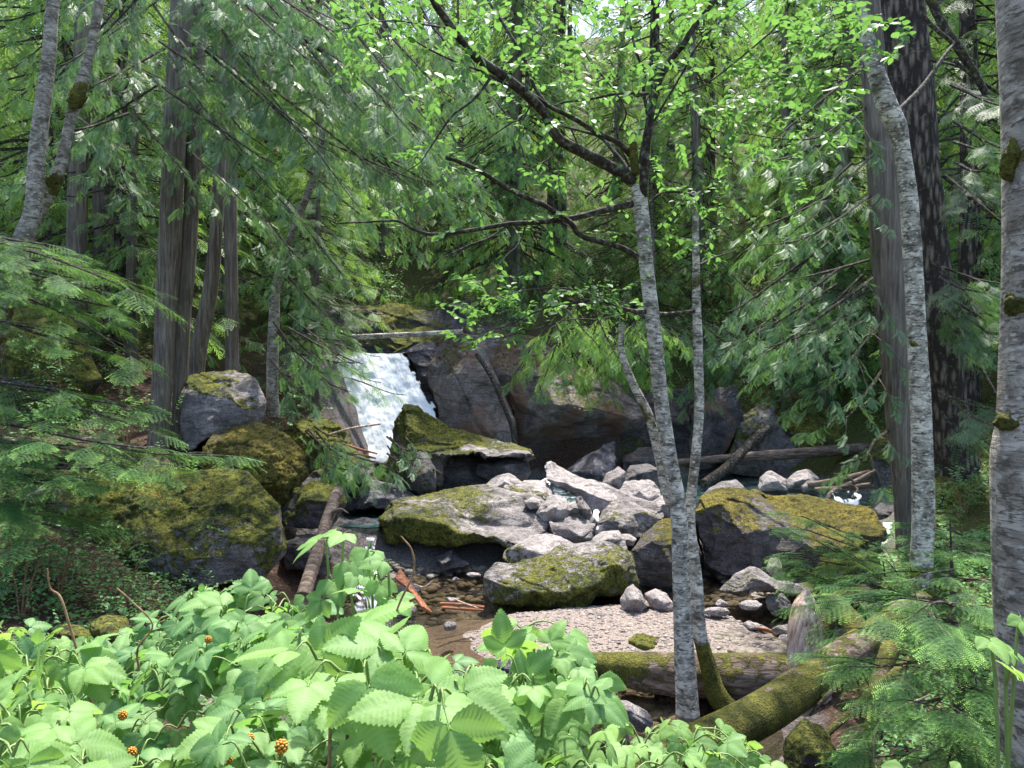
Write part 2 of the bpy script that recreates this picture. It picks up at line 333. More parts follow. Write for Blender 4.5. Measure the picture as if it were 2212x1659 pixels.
def leaf_oval():                      # 1 unit long, folded, axis +X
    xs = [0, .2, .5, .8, 1]; ws = [0, .22, .32, .2, 0]; V = []
    for x, ww in zip(xs, ws): V += [(x, -ww, .10 * ww * 2 - .15 * x * x), (x, 0, -.15 * x * x), (x, ww, .10 * ww * 2 - .15 * x * x)]
    F = []
    for i in range(4):
        for j in range(2): F.append([i * 3 + j, i * 3 + j + 1, i * 3 + j + 4, i * 3 + j + 3])
    return np.array(V, float), np.array(F), np.zeros(len(V))
def leaf_simple():
    return np.array([(0, 0, 0), (.5, .3, .05), (1, 0, -.1), (.5, -.3, .05)], float), np.array([[0, 1, 2, 3]]), np.array([0, .2, .4, .2])
def leaflet(n=13, asym=0, wd=.31):    # salmonberry leaflet with double teeth, pleated between its veins
    V = []; F = []; b = []
    for i in range(n * 2 + 1):
        x = i / (n * 2); prof = wd * (math.sin(math.pi * min(1, x * 1.02) ** .72) ** .85 if 0 < x < 1 else 0)
        z = -.26 * x * x; odd = i % 2; tooth = (.040 if odd == 0 else -.010) * (1 - .5 * x) if 0 < x < 1 else 0
        pl = (.016 if odd else -.006) * math.sin(math.pi * x)
        for s in (-1, 1):
            wv = prof * (1 + asym * s); lob = 1 + .16 * math.exp(-((x - .30) / .07) ** 2)
            V.append((x + .10 * wv, s * wv * .5, z + wv * .10 + pl)); b.append(.0 if odd else .7)
            V.append((x + .17 * wv + (.02 if odd == 0 else 0), s * (wv * lob + tooth), z + wv * .10 - wv * wv * .5 + pl * .6)); b.append(0 if odd else .25)
        V.append((x, 0, z)); b.append(1.0)
    for i in range(n * 2):
        k = i * 5; m = k + 5
        F += [[k + 4, m + 4, m, k], [k, m, m + 1, k + 1], [k + 4, k + 2, m + 2, m + 4], [k + 2, k + 3, m + 3, m + 2]]
    return np.array(V, float), np.array(F), np.array(b, float)
def merge(parts):
    V = []; F = []; b = []; n = 0
    for v, f, bb in parts: V.append(v); F.append(f + n); b.append(bb); n += len(v)
    return np.vstack(V), np.vstack(F), np.concatenate(b)
def xf(base, ang, sc, off, roll=0):
    v, f, b = base; c, s = math.cos(ang), math.sin(ang); R = np.array([[c, -s, 0], [s, c, 0], [0, 0, 1]]); cr, sr = math.cos(roll), math.sin(roll)
    R = R @ np.array([[1, 0, 0], [0, cr, -sr], [0, sr, cr]]); return v @ R.T * sc + np.array(off), f, b
LF = leaflet(); TRI = merge([xf(LF, 0, .72, (.30, 0, -.02)), xf(leaflet(asym=.15), D2R(62), .56, (.25, .01, -.01), .15), xf(leaflet(asym=-.15), D2R(-62), .56, (.25, -.01, -.01), -.15),
    (np.array([(0, -.006, 0), (0, .006, 0), (.33, .004, 0), (.33, -.004, 0)], float), np.array([[0, 1, 2, 3]]), np.full(4, .5))])
LFo = leaflet(7); TRIs = merge([xf(LFo, 0, .72, (.30, 0, -.02)), xf(leaflet(7, .15), D2R(62), .56, (.25, .01, -.01), .15), xf(leaflet(7, -.15), D2R(-62), .56, (.25, -.01, -.01), -.15)])
CED = frond_cedar(); CEDL = frond_cedar(11, 1, 1.7); HEM = frond_hem(); HEML = frond_hem(5, 4, .03); OV = leaf_oval(); LS = leaf_simple()

class Fol:                            # collects frond placements, then writes them in one go
    def __init__(s): s.X = []; s.N = []; s.T = []; s.S = []; s.a = []
    def put(s, p, x, n, sc, a=None): s.T.append(p); s.X.append(x); s.N.append(n); s.S.append(sc); s.a.append(random.random() if a is None else a)
    def flush(s, acc, base, m=0):
        if s.T: acc.inst(base, frames(np.array(s.X), np.array(s.N)), np.array(s.T), np.array(s.S), np.array(s.a), m)
        s.__init__()
UP = np.array([0, 0, 1.])
def bough(acc, fol, path, r0, kind='cedar', dens=9., size=.42, start=.18, mt=0, hang=.8, twl=.7, sides=4):
    """a limb with side twigs; fronds along the twigs"""
    p = smoothpath(path, seg=5); L = np.linalg.norm(np.diff(p, axis=0), axis=1); cum = np.r_[0, np.cumsum(L)]; tot = cum[-1]
    tube(acc, p, [r0, r0 * .25], sides, m=mt, cap=False, var=.3)
    n = max(3, int(tot * dens * .35)); T = nrm(np.gradient(p, axis=0))
    for i in range(n):
        s = start + (1 - start) * (i + random.random()) / n; d = s * tot; k = min(len(p) - 2, int(np.searchsorted(cum, d)) - 1); k = max(k, 0)
        f = (d - cum[k]) / max(L[k], 1e-6); q = p[k] * (1 - f) + p[k + 1] * f; t = T[k]; side = nrm(np.cross(t, UP)) * (1 if i % 2 else -1)
        tl = twl * (1.15 - s) + .15; tl *= random.uniform(.6, 1.2)
        dirn = nrm(side * random.uniform(.6, 1.) + t * random.uniform(.5, 1.0) + UP * random.uniform(-.5, .05) * hang)
        e = q + dirn * tl + UP * (-.35 * hang * tl * tl - (.05 if kind == 'cedar' else 0)); mid = (q + e) / 2 + UP * .06 * tl
        tw = smoothpath([q, mid, e], seg=4); tube(acc, tw, [r0 * .22 + .002, .002], 3, m=mt, cap=False, var=.2)
        for j in range(max(2, int(tl * dens))):
            g = random.random() ** .8; pt = tw[min(len(tw) - 1, int(g * len(tw)))]
            s2 = random.choice((-1, 1)); tt = nrm(e - q); sv = nrm(np.cross(tt, UP)) * s2
            if kind == 'cedar':
                x = tt * .55 + sv * .6 + np.random.normal(0, .25, 3) - UP * random.uniform(.25, 1.1) * hang; nn = UP * .9 + sv * random.uniform(-.6, .9) + np.random.normal(0, .25, 3)
            else:
                x = tt * .8 + sv * random.uniform(.1, .8) - UP * random.uniform(.0, .35) * hang; nn = UP + np.random.normal(0, .16, 3)
            fol.put(pt, x, nn, size * random.uniform(.6, 1.25))
        fol.put(e, dirn - UP * .4 * hang, UP + np.random.normal(0, .2, 3), size * random.uniform(.8, 1.2))
def conifer(h, r, cb, blen, nb, kind='cedar', size=.5, dens=4., droop=.5, far=True, seed=0):
    """parts at the origin: trunk acc, crown acc"""
    random.seed(seed); np.random.seed(seed); ta = Acc(); ca = Acc(); fo = Fol()
    tube(ta, smoothpath([(0, 0, -.5), (random.uniform(-.1, .1), 0, h * .35), (random.uniform(-.2, .2), random.uniform(-.2, .2), h * .7), (0, 0, h)], seg=8), [r * 1.25, r, r * .8, r * .5, .03], 9, .10, 2.0, var=.35)
    for i in range(nb):
        f = (i + random.random()) / nb; z = cb + (h - cb) * f; a = random.random() * 6.283; L = blen * (1 - f) ** .7 * random.uniform(.6, 1.1) + .25; o = np.array([math.cos(a), math.sin(a), 0])
        s = np.array([0, 0, z]); dr = droop * random.uniform(.6, 1.3)
        bough(ca, fo, [s, s + o * L * .4 - UP * L * dr * .22, s + o * L * .8 - UP * L * dr * .62, s + o * L - UP * L * dr * .70], .012 * L + .006, kind, dens, size, .15, 1, sides=3, twl=.55 * L ** .5)
    fo.flush(ca, CEDL if kind == 'cedar' else HEML); return ta, ca   # flat shaded fronds
# ---------------- terrain ----------------
CP = [(x, y, 1.35 + .04 * abs(x)) for x in (-8, -4, 0, 4, 8) for y in (-6, 0, 1.5)] + [
 (0, 3, .95), (-2, 3, 1.1), (-5, 4, 1.4), (0, 4.6, .25), (1, 6.2, -.15), (-1, 6, -.1), (2, 6.5, -.2), (2.4, 4, .25), (4, 3.5, .9), (2, 3, .6), (4, 6, .45), (6, 5, 1.2), (3.2, 5.2, .1),
 (-2.0, 7, .1), (-3.4, 6.5, .75), (-5, 7, 1.05), (-8, 7, 1.7), (-3.6, 9, .45), (-6, 10, 1.35), (-9, 11, 2.1), (-1.7, 9, -.25), (-2.2, 11, -.2), (-1, 10.5, -.25), (0, 11, -.25), (-.5, 8, -.2), (.2, 9, -.12), (2.6, 6.0, .15), (3.2, 6.8, .25), (3.0, 5.4, .3), (2.2, 5.6, .05), (-1.6, 13.5, .5), (0, 13.7, .55), (1.5, 13.7, .5), (3, 13.8, .5), (4.5, 13.8, .5), (-2.8, 13.3, .42), (0, 12.8, .0), (2.5, 12.8, -.05), (0, 14.8, .2), (2.5, 15, .2),
 (1.6, 9.3, .02), (.8, 9.6, .0), (2.6, 9.0, .02), (1.6, 8.3, -.02), (2.6, 10.4, -.18), (3.4, 9.6, -.16), (2.2, 11.5, -.15), (1, 12, -.2), (3.6, 8.6, .0), (4.4, 8, .85), (5.2, 9.5, .9), (4.5, 10.6, .25), (5.7, 10.2, .75), (4.7, 12.2, .05), (5.6, 12.2, .15), (6.4, 13.2, .1), (7.2, 12.5, 1.5), (9, 10, 1.7), (12, 12, 2.6),
 (-2.6, 12.5, .1), (-3, 14.5, .35), (-2.6, 16, .4), (-5.2, 12.5, 1.6), (-6.2, 13.5, 2.1), (-5.0, 15, 2.0), (-7.5, 15, 2.7), (-9.5, 15, 3.3), (-12, 14, 4), (-5.2, 17.5, 2.6), (-8, 18, 4),
 (0, 17, .2), (3, 18, .1), (6, 18, .1), (8, 17, .3), (6, 15, .1), (7.6, 15, .6), (8.8, 16, 1.6), (10.5, 15, 2.3), (11, 18, 2.8), (15, 20, 4.5), (3, 20, .1), (6, 20.5, .1), (-1, 18, .2), (-3.2, 19, .5), (0, 20, .3),
 (-3.5, 21.5, 3.0), (-1.6, 21.5, 2.6), (-5.2, 20.5, 3.6), (-3.3, 23, 4.0), (-3.2, 26, 5.2), (0, 22.5, 4.4), (3, 22.6, 3.6), (6, 23, 3.0), (9, 22.5, 3.2), (12, 23, 4.6), (1, 24.5, 6.0), (5, 26, 5.6), (10, 27, 6.2),
 (-7, 23, 6), (-11, 23, 7.2), (-15, 20, 6.5), (-20, 20, 8), (16, 28, 8)] + [(x, y, 6.0 + (y - 26) * .62) for x in (-45, -30, -18, -6, 6, 18, 30, 45) for y in (34, 46, 60, 80)] + [(-40, 0, 9), (40, 0, 9), (-40, 15, 12), (40, 15, 12), (-20, 5, 4), (20, 5, 4.5), (22, 14, 5)]
_cp = np.array(CP, float); _A = np.linalg.norm(_cp[:, None, :2] - _cp[None, :, :2], axis=2); _w = np.linalg.solve(np.block([[_A - .02 * np.eye(len(_cp)), np.ones((len(_cp), 1))], [np.ones((1, len(_cp))), np.zeros((1, 1))]]), np.r_[_cp[:, 2], 0])
def H(x, y, detail=True):
    x = np.atleast_1d(np.asarray(x, float)); y = np.atleast_1d(np.asarray(y, float)); out = np.empty(len(x))
    for i in range(0, len(x), 20000):
        q = np.stack([x[i:i + 20000], y[i:i + 20000]], 1); out[i:i + 20000] = np.linalg.norm(q[:, None] - _cp[None, :, :2], axis=2) @ _w[:-1] + _w[-1]
    if detail:
        q = np.stack([x, y, x * 0], 1); amp = .05 + .25 * sstep(20, 32, y) + .10 * sstep(4.5, 8, np.abs(x)); amp = np.where((out < .12) & (y < 13), .025, amp)
        out = out + amp * fbm(q, .9, 5, 2)
    return out
def Hs(x, y): return float(H(x, y)[0])
def build_terrain():
    xs = np.concatenate([np.linspace(-300, -46, 12), np.linspace(-45, -14, 60), np.linspace(-13.6, 13.6, 300), np.linspace(14, 45, 60), np.linspace(46, 300, 12)])
    ys = np.concatenate([np.linspace(-200, -8, 10), np.linspace(-7, 2, 24), np.linspace(2.2, 26, 280), np.linspace(26.5, 80, 120), np.linspace(84, 400, 12)])
    X, Y = np.meshgrid(xs, ys); x, y = X.ravel(), Y.ravel(); xc = np.clip(x, -45, 45); yc = np.clip(y, -6, 80)
    z = H(xc, yc); V = np.stack([x, y, z], 1); nx = len(xs); ny = len(ys)
    i, j = np.meshgrid(np.arange(ny - 1), np.arange(nx - 1), indexing='ij'); F = np.stack([i * nx + j, i * nx + j + 1, (i + 1) * nx + j + 1, (i + 1) * nx + j], -1).reshape(-1, 4)
    gx = np.abs(np.gradient(z.reshape(ny, nx), axis=0) / np.gradient(ys)[:, None]).ravel()
    mossy = np.maximum(sstep(4, 9, np.abs(x)) * .5, sstep(2.4, 4, x) * sstep(3, 5, y) * .55) + .5 * sstep(18, 26, y); mossy = np.where((x < -4) & (y > 8) & (y < 17) & (x > -9), .12, mossy)
    rocky = np.clip(sstep(1.1, 1.8, gx) * sstep(16, 20, y) + (z < .1) * (y < 13) * (y > 5) * .6 + ((y > 12) & (y < 21) & (z < .7)) * .8, 0, 1)
    rocky = np.maximum(rocky, sstep(-6.5, -5.5, x) * sstep(.5, -.8, x) * sstep(18.6, 19.4, y) * sstep(24.5, 22.5, y) * .9)
    a = Acc(); a.add(V, F, mossy, rocky); tag(a.build('ground', M['ground']), kind='structure')
build_terrain()

# ---------------- rocks ----------------
def laplace(V, E, it, k=.5):
    n = len(V); deg = np.bincount(E.ravel(), minlength=n)[:, None]
    for _ in range(it):
        S = np.zeros_like(V)
        for c in range(3): S[:, c] = np.bincount(E[:, 0], V[E[:, 1], c], n) + np.bincount(E[:, 1], V[E[:, 0], c], n)
        V = V + k * (S / np.maximum(deg, 1) - V)
    return V
def finish_rock(V, F, size, vox, name, mat, mossb, mossz, rough, parent=None, sm=2, seed=0, mossd=.03, crack=0, chips=28, side=None):
    me = bpy.data.meshes.new('tmp'); me.from_pydata([tuple(v) for v in V], [], [tuple(f) for f in F]); ob = bpy.data.objects.new('tmp', me); C.objects.link(ob)
    md = ob.modifiers.new('r', 'REMESH'); md.mode = 'VOXEL'; md.voxel_size = vox; md.use_smooth_shade = True
    dg = bpy.context.evaluated_depsgraph_get(); m2 = bpy.data.meshes.new_from_object(ob.evaluated_get(dg)); bpy.data.objects.remove(ob); bpy.data.meshes.remove(me)
    n = len(m2.vertices); V = np.empty(n * 3, np.float32); m2.vertices.foreach_get('co', V); V = V.reshape(-1, 3).astype(float)
    E = np.empty(len(m2.edges) * 2, np.int32); m2.edges.foreach_get('vertices', E); E = E.reshape(-1, 2)
    V = laplace(V, E, sm)
    rr = np.random.default_rng(seed + 100); m2.vertices.foreach_set('co', V.astype(np.float32).ravel()); m2.update(); N = np.empty(n * 3, np.float32); m2.vertex_normals.foreach_get('vector', N); N = N.reshape(-1, 3)
    for q in range(chips):
        k = rr.integers(n); nn = nrm(N[k] + rr.normal(0, .26, 3)); R = size * rr.uniform(.2, .6); d = np.linalg.norm(V - V[k], axis=1)
        h = (V - V[k]) @ nn + size * rr.uniform(.002, .014); V = V - (np.clip(h, 0, size * .035) * sstep(R * 1.1, R * .9, d))[:, None] * nn
    def normals(V):
        m2.vertices.foreach_set('co', V.astype(np.float32).ravel()); m2.update(); N = np.empty(n * 3, np.float32); m2.vertex_normals.foreach_get('vector', N); return N.reshape(-1, 3).astype(float)
    N = normals(V)
    d = rough * size * (.55 * fbm(V, 1.6 / size, 5, seed) + .25 * (np.abs(fbm(V, 3.2 / size, 4, seed + 3)) * -1 + .3))
    # chipped facets
    pass
    # bedding: broken steps along a tilted plane
    ax = nrm(np.array([.25, .2, .95])); st = (V @ ax) / (size * .22) + fbm(V, 2 / size, 3, seed + 5) * .7; fr = st - np.floor(st); d += rough * size * .30 * (sstep(.0, .12, fr) * (1 - fr) - .4)
    if crack: cz = np.abs(fbm(V, 1.1 / size, 3, seed + 9)); d -= crack * size * (1 - sstep(0, .05, cz))
    V = V + N * d[:, None]; N = normals(V)
    mo = np.clip((side[2] * np.clip((side[0] - (V[:, 0] / V[:, 1] * FP + 1106)) / side[1], -1, 1) if side else 0) + mossb + mossz * (N[:, 2] - .35) + .55 * fbm(V, 1.8 / max(size, .4), 4, seed + 11), -.3, 1.3)
    k = sstep(.35, .75, mo); V = V + N * (k * (mossd * .6 + mossd * .45 * fbm(V, 22, 3, 4)))[:, None]; normals(V)
    at = m2.attributes.new('var', 'FLOAT', 'POINT'); at.data.foreach_set('value', mo.astype(np.float32))
    c = V.mean(0); c[2] = V[:, 2].min(); V -= c; m2.vertices.foreach_set('co', V.astype(np.float32).ravel()); m2.update()
    m2.name = name; m2.materials.clear(); m2.materials.append(mat); ob = bpy.data.objects.new(name, m2); C.objects.link(ob); ob.location = tuple(c)
    return ob
NR = [0]
def rock(label, Y, outl, inner=(), back=1.2, mat='rock', moss=(-.2, .5), rough=.048, name='boulder', cat='boulder', kind=None, vox=None, group=None, sm=1, shrink=.80, crack=0, mossd=.03, side=None):
    NR[0] += 1; cu = np.mean([p[0] for p in outl]); cv = np.mean([p[1] for p in outl]); outl = [(cu + (p[0] - cu) * 1.05, cv + (p[1] - cv) * 1.05, *p[2:]) for p in outl]
    pts = [(p[0], p[1], p[2] if len(p) > 2 else 0) for p in list(outl) + list(inner)]; n = len(outl)
    v2 = [Vector((p[0], -p[1])) for p in pts]; ed = [(i, (i + 1) % n) for i in range(n)]
    vo, eo, fo, ov, oe, of = geometry.delaunay_2d_cdt(v2, ed, [], 1, 1e-4)
    W = []
    for k, o in enumerate(ov):
        i = o[0] if len(o) else min(range(len(pts)), key=lambda q: (v2[q] - vo[k]).length); W.append(P(pts[i][0], pts[i][1], Y + pts[i][2]))
    cu = np.mean([p[0] for p in outl]); cv = np.mean([p[1] for p in outl]); idx = {}
    for k, o in enumerate(ov):
        for q in o: idx[q] = k
    F = [list(f) for f in fo]; nb = len(W)
    for p in pts[:n]: W.append(P(cu + (p[0] - cu) * .96, cv + (p[1] - cv) * .96, Y + p[2] + (back - p[2]) * .45))
    for p in pts[:n]:
        W.append(P(cu + (p[0] - cu) * shrink, cv + (p[1] - cv) * shrink, Y + back + p[2] * .3))
    W.append(P(cu, cv, Y + back * 1.15))
    for i in range(n):
        j = (i + 1) % n; a, b = idx[i], idx[j]; F += [[b, a, nb + i], [b, nb + i, nb + j], [nb + j, nb + i, nb + n + i], [nb + j, nb + n + i, nb + n + j], [nb + n + j, nb + n + i, nb + 2 * n]]
    W = np.array(W); size = float(np.linalg.norm(W[:nb].max(0) - W[:nb].min(0))) / 1.6; vx = vox or max(Y * .0016, size / 120)
    o = finish_rock(W, F, size, vx, name, M[mat], moss[0], moss[1], rough, sm=sm, seed=NR[0], crack=crack, mossd=mossd, side=side)
    if kind: tag(o, kind=kind)
    else: tag(o, label, cat, group)
    return o
def blob(label, p, s, rz=0, mat='rock', moss=(-.4, .3), name='stone', cat='stone', group=None, rough=.08, tilt=0, seed=None, vox=None):
    """free-standing rounded stone, angular cut"""
    NR[0] += 1; r = np.random.default_rng(NR[0] if seed is None else seed); import bmesh
    bm = bmesh.new(); bmesh.ops.create_icosphere(bm, subdivisions=3, radius=1); V = np.array([v.co[:] for v in bm.verts]); F = [[v.index for v in f.verts] for f in bm.faces]; bm.free()
    for _ in range(9):
        nn = nrm(r.normal(size=3)); dd = r.uniform(.62, .9); k = V @ nn; V = V - np.maximum(k - dd, 0)[:, None] * nn
    V = V * np.array(s); ct, st = math.cos(tilt), math.sin(tilt); V = V @ np.array([[ct, 0, -st], [0, 1, 0], [st, 0, ct]]).T; c, q = math.cos(rz), math.sin(rz); V = V @ np.array([[c, -q, 0], [q, c, 0], [0, 0, 1]]).T + np.array(p)
    size = max(s) * 1.6; o = finish_rock(V, F, size, vox or max(min(s) / 12, .008), name, M[mat], moss[0], moss[1], rough * .6, sm=1, seed=NR[0], mossd=.015)
    return tag(o, label, cat, group)
# cliffs behind the pool (terrain)
CK = dict(kind='structure', name='cliff')
rock('', 19.8, [(925, 800, .6), (955, 742, .8), (1000, 722, .8), (1042, 735, .6), (1062, 790, .1), (1088, 850, 0), (1106, 900, 0), (1116, 975, 0), (1100, 1030, 0), (1000, 1030, 0), (955, 950, .3), (930, 870, .4)],
     [(980, 800, -.1), (1020, 880, -.4), (960, 860, 0), (1060, 940, -.5), (1010, 780, 0)], back=3, mat='cliff', moss=(-.05, .4), rough=.035, crack=.012, **CK)
rock('', 20.2, [(1000, 705, 1.4), (1060, 705, 1.0), (1150, 735, 1.2), (1240, 770, 1.2), (1330, 840, 1.0), (1400, 900, .8), (1375, 960, 1.0), (1345, 1010, 1.2), (1230, 1035, 1.4), (1122, 1030, .8), (1090, 960, .5), (1070, 880, .5), (1040, 800, .7), (1010, 750, 1.0)],
     [(1150, 800, -.2), (1240, 850, -.4), (1180, 885, -.7), (1250, 890, -.7), (1330, 915, -.1), (1150, 960, -.3), (1250, 960, .5), (1320, 965, .7), (1120, 830, -.1)], back=3, mat='cliff', moss=(.02, .5), rough=.035, crack=.010, **CK)
rock('', 20.8, [(868, 770, .6), (895, 745, .8), (940, 745, .8), (960, 790, .5), (940, 850, .2), (965, 920, .2), (1000, 1000, .2), (960, 1010, .2), (925, 890, .1), (895, 830, .3)],
     [(915, 800, 0), (940, 880, -.1)], back=2, mat='rock_wet', moss=(-.35, .3), rough=.05, **CK)
rock('', 22.0, [(640, 720, .5), (700, 660, 1), (800, 640, 1), (930, 650, 1), (1010, 650, .8), (1010, 730, 0), (960, 770, 0), (870, 775, -.2), (735, 768, -.2), (650, 800, 0)],
     [(780, 745, -.3), (850, 740, -.3), (940, 720, -.3), (820, 690, .2)], back=3, mat='rock_dark', moss=(.05, .7), rough=.05, **CK)
rock('', 20.5, [(640, 790, .5), (700, 770, .5), (738, 768, .6), (755, 860, .2), (790, 985, .2), (700, 1020, .2), (650, 950, .2)], [(700, 860, -.2), (730, 930, -.2)], back=2, mat='rock', moss=(.1, .6), rough=.05, **CK)
# dark cleft and the blocky rocks right of it
rock('mossy dark rock behind the slender middle trunks, at the back of the pool', 20.7, [(1340, 900, .5), (1400, 850, .8), (1480, 840, .8), (1500, 900, .2), (1490, 1010, 0), (1420, 1030, 0), (1340, 1020, 0)], [(1430, 920, .4), (1400, 980, .2)], back=2, mat='rock_dark', moss=(.2, .6), rough=.05)
rock('rusty angular block leaning at the back of the pool, just right of the slender trunk', 20.3, [(1488, 880, .3), (1540, 835, .4), (1590, 835, .3), (1602, 900, 0), (1575, 960, -.1), (1540, 1010, 0), (1495, 1012, 0)], [(1550, 890, -.4), (1530, 960, -.4)], back=2, mat='rock_rust', moss=(-.15, .4), rough=.05, crack=.012)
rock('olive mossed slab sloping down behind the long fallen log', 20.1, [(1600, 905, .3), (1640, 870, .5), (1672, 880, .3), (1700, 930, 0), (1760, 985, 0), (1790, 1025, 0), (1620, 1025, 0), (1570, 1015, 0), (1590, 950, 0)], [(1650, 925, -.4), (1680, 985, -.4), (1610, 980, -.3)], back=2, mat='rock', moss=(.5, .5), rough=.04, crack=.01)
rock('wide rounded mossy rock behind the right end of the long fallen log', 20.3, [(1660, 880, .6), (1700, 840, .9), (1760, 840, 1), (1830, 880, .8), (1890, 910, .4), (1915, 970, 0), (1910, 1030, 0), (1800, 1030, -.1), (1740, 980, -.1), (1690, 920, .2)], [(1780, 900, -.1), (1830, 950, -.4), (1760, 940, -.3)], back=2.4, mat='rock', moss=(.62, .5), rough=.045)
rock('mossy upright rock between the slender cedar and the driftwood', 17.0, [(1878, 1010, .1), (1895, 940, .3), (1930, 930, .3), (1990, 960, .2), (2010, 1100, 0), (1960, 1160, 0), (1900, 1140, 0)], [(1940, 1000, -.4), (1920, 1080, -.4)], back=1.5, mat='rock_dark', moss=(.25, .5), rough=.04)
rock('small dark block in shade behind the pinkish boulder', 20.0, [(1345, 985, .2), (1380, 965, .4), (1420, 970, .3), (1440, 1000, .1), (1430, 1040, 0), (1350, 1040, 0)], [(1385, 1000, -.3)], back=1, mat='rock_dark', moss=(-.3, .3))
# the big boulders
rock('large tilted wedge boulder with thick yellow-green moss in front of the waterfall', 16.4, [(866, 878, .8), (900, 884, 1.0), (960, 908, 1.2), (1050, 940, 1.2), (1140, 964, .8), (1146, 985, .1), (1142, 1002, -.5), (1060, 1000, -.5), (1000, 992, -.6), (968, 1000, -.5), (950, 1062, -.1), (880, 1062, .1), (825, 1045, .3), (806, 1030, .6), (822, 970, .8), (842, 920, .9)],
     [(900, 930, .3), (960, 940, .5), (1050, 962, .4), (920, 975, -.3), (1000, 968, -.3), (870, 1000, .1), (1090, 985, -.3), (890, 960, .05)], back=2.2, mat='rock', moss=(.58, .40), rough=.065, crack=.022, mossd=.05)
rock('bare grey slab wedged under the right end of the tilted mossy boulder', 16.2, [(1035, 1002, .2), (1090, 990, .3), (1140, 997, .2), (1147, 1022, 0), (1120, 1052, 0), (1060, 1040, 0), (1030, 1025, 0)], [(1090, 1010, -.35)], back=1.4, mat='rock_dark', moss=(-.4, .4))
rock('dark undercut block beneath the tilted mossy boulder', 16.5, [(935, 978, .4), (1040, 985, .4), (1060, 1040, .1), (1030, 1068, 0), (960, 1075, 0), (930, 1060, .1)], [(990, 1030, -.2)], back=1.6, mat='rock_dark', moss=(-.15, .4))
rock('dark pointed standing stone at the foot of the tilted mossy boulder', 14.9, [(905, 976, .1), (928, 985, .1), (940, 1010, 0), (942, 1064, 0), (920, 1080, 0), (880, 1068, 0), (864, 1050, .1), (872, 1010, .1)], [(915, 1020, -.35), (900, 1050, -.3)], back=.8, mat='rock_dark', moss=(-.1, .5), rough=.035)
rock('smooth wet bluish rock in the left pool below the waterfall', 14.3, [(700, 1050, .2), (745, 1036, .6), (800, 1034, .7), (860, 1050, .5), (905, 1078, .2), (880, 1100, 0), (820, 1100, 0), (750, 1105, 0), (700, 1100, 0)], [(770, 1060, .1), (830, 1070, .1), (800, 1085, -.2)], back=1.4, mat='rock_wet', moss=(-.35, .3), rough=.03, crack=.015)
rock('steep wet rock face under the left pool, beside the leaning dead trunk', 13.3, [(720, 1125, .5), (790, 1118, .5), (822, 1130, .4), (830, 1180, 0), (800, 1240, -.3), (730, 1240, -.3), (700, 1180, 0)], [(770, 1170, -.1)], back=1.0, mat='rock_wet', moss=(-.35, .3))
rock('broad low boulder in midstream, moss on its left half and bare grey on the right', 12.6, [(822, 1118, .4), (850, 1092, .9), (900, 1070, 1.4), (960, 1052, 1.9), (1030, 1045, 2.2), (1100, 1055, 1.9), (1160, 1078, 1.2), (1192, 1108, .6), (1186, 1128, .1), (1150, 1150, -.3), (1110, 1176, -.4), (1040, 1190, -.3), (960, 1196, -.2), (890, 1190, 0), (836, 1170, .2)],
     [(880, 1118, 0), (950, 1132, -.25), (1020, 1140, -.45), (1090, 1138, -.5), (1150, 1118, -.1), (960, 1090, .7), (1060, 1090, .8), (920, 1160, -.1), (1040, 1165, -.35)], back=2.2, mat='rock', moss=(.50, -.22), rough=.045, crack=.008, mossd=.05, side=(1040, 110, .36))
rock('rounded boulder with one mossy side and a lichen-pale top, between the two large midstream boulders', 11.7, [(1092, 1190, .2), (1112, 1170, .5), (1150, 1152, .7), (1180, 1146, .7), (1215, 1158, .5), (1240, 1172, .3), (1200, 1200, -.1), (1150, 1225, -.2), (1100, 1222, 0), (1088, 1205, .1)], [(1125, 1180, 0), (1170, 1195, -.2)], back=1.0, mat='rock_pale', moss=(.15, .1), rough=.04, side=(1140, 40, .35))
rock('long humped boulder nearest the gravel bar, mottled brown moss over pale lilac rock', 10.5, [(1052, 1240, .1), (1075, 1215, .3), (1110, 1218, .4), (1160, 1200, .5), (1210, 1175, .7), (1270, 1162, .8), (1320, 1170, .7), (1358, 1195, .4), (1368, 1240, .2), (1374, 1270, .1), (1340, 1283, 0), (1290, 1287, -.1), (1270, 1312, -.2), (1200, 1318, -.2), (1120, 1322, -.15), (1060, 1320, 0), (1046, 1280, .05)],
     [(1090, 1250, -.15), (1180, 1230, 0), (1270, 1205, .1), (1330, 1225, -.1), (1180, 1280, -.35), (1270, 1270, -.3), (1100, 1290, -.25), (1330, 1262, -.1)], back=1.3, mat='rock', moss=(.44, -.16), rough=.04, mossd=.03, side=(1230, 150, -.10))
rock('large dark boulder with a rusty lower face and golden moss along its crest', 11.6, [(1500, 1110, .3), (1515, 1085, .5), (1560, 1068, .9), (1620, 1068, 1.0), (1700, 1056, 1.3), (1760, 1060, 1.3), (1830, 1085, 1.0), (1882, 1100, .7), (1900, 1150, .3), (1895, 1195, .1), (1800, 1230, 0), (1700, 1240, -.2), (1620, 1258, -.3), (1560, 1250, -.1), (1520, 1215, 0), (1502, 1160, .1)],
     [(1560, 1090, .1), (1640, 1090, .3), (1600, 1150, -.4), (1700, 1130, -.1), (1820, 1120, .2), (1850, 1160, -.1), (1650, 1200, -.4), (1760, 1170, -.3)], back=2.4, mat='rock_gold', moss=(.22, 1.0), rough=.05, crack=.01, mossd=.045)
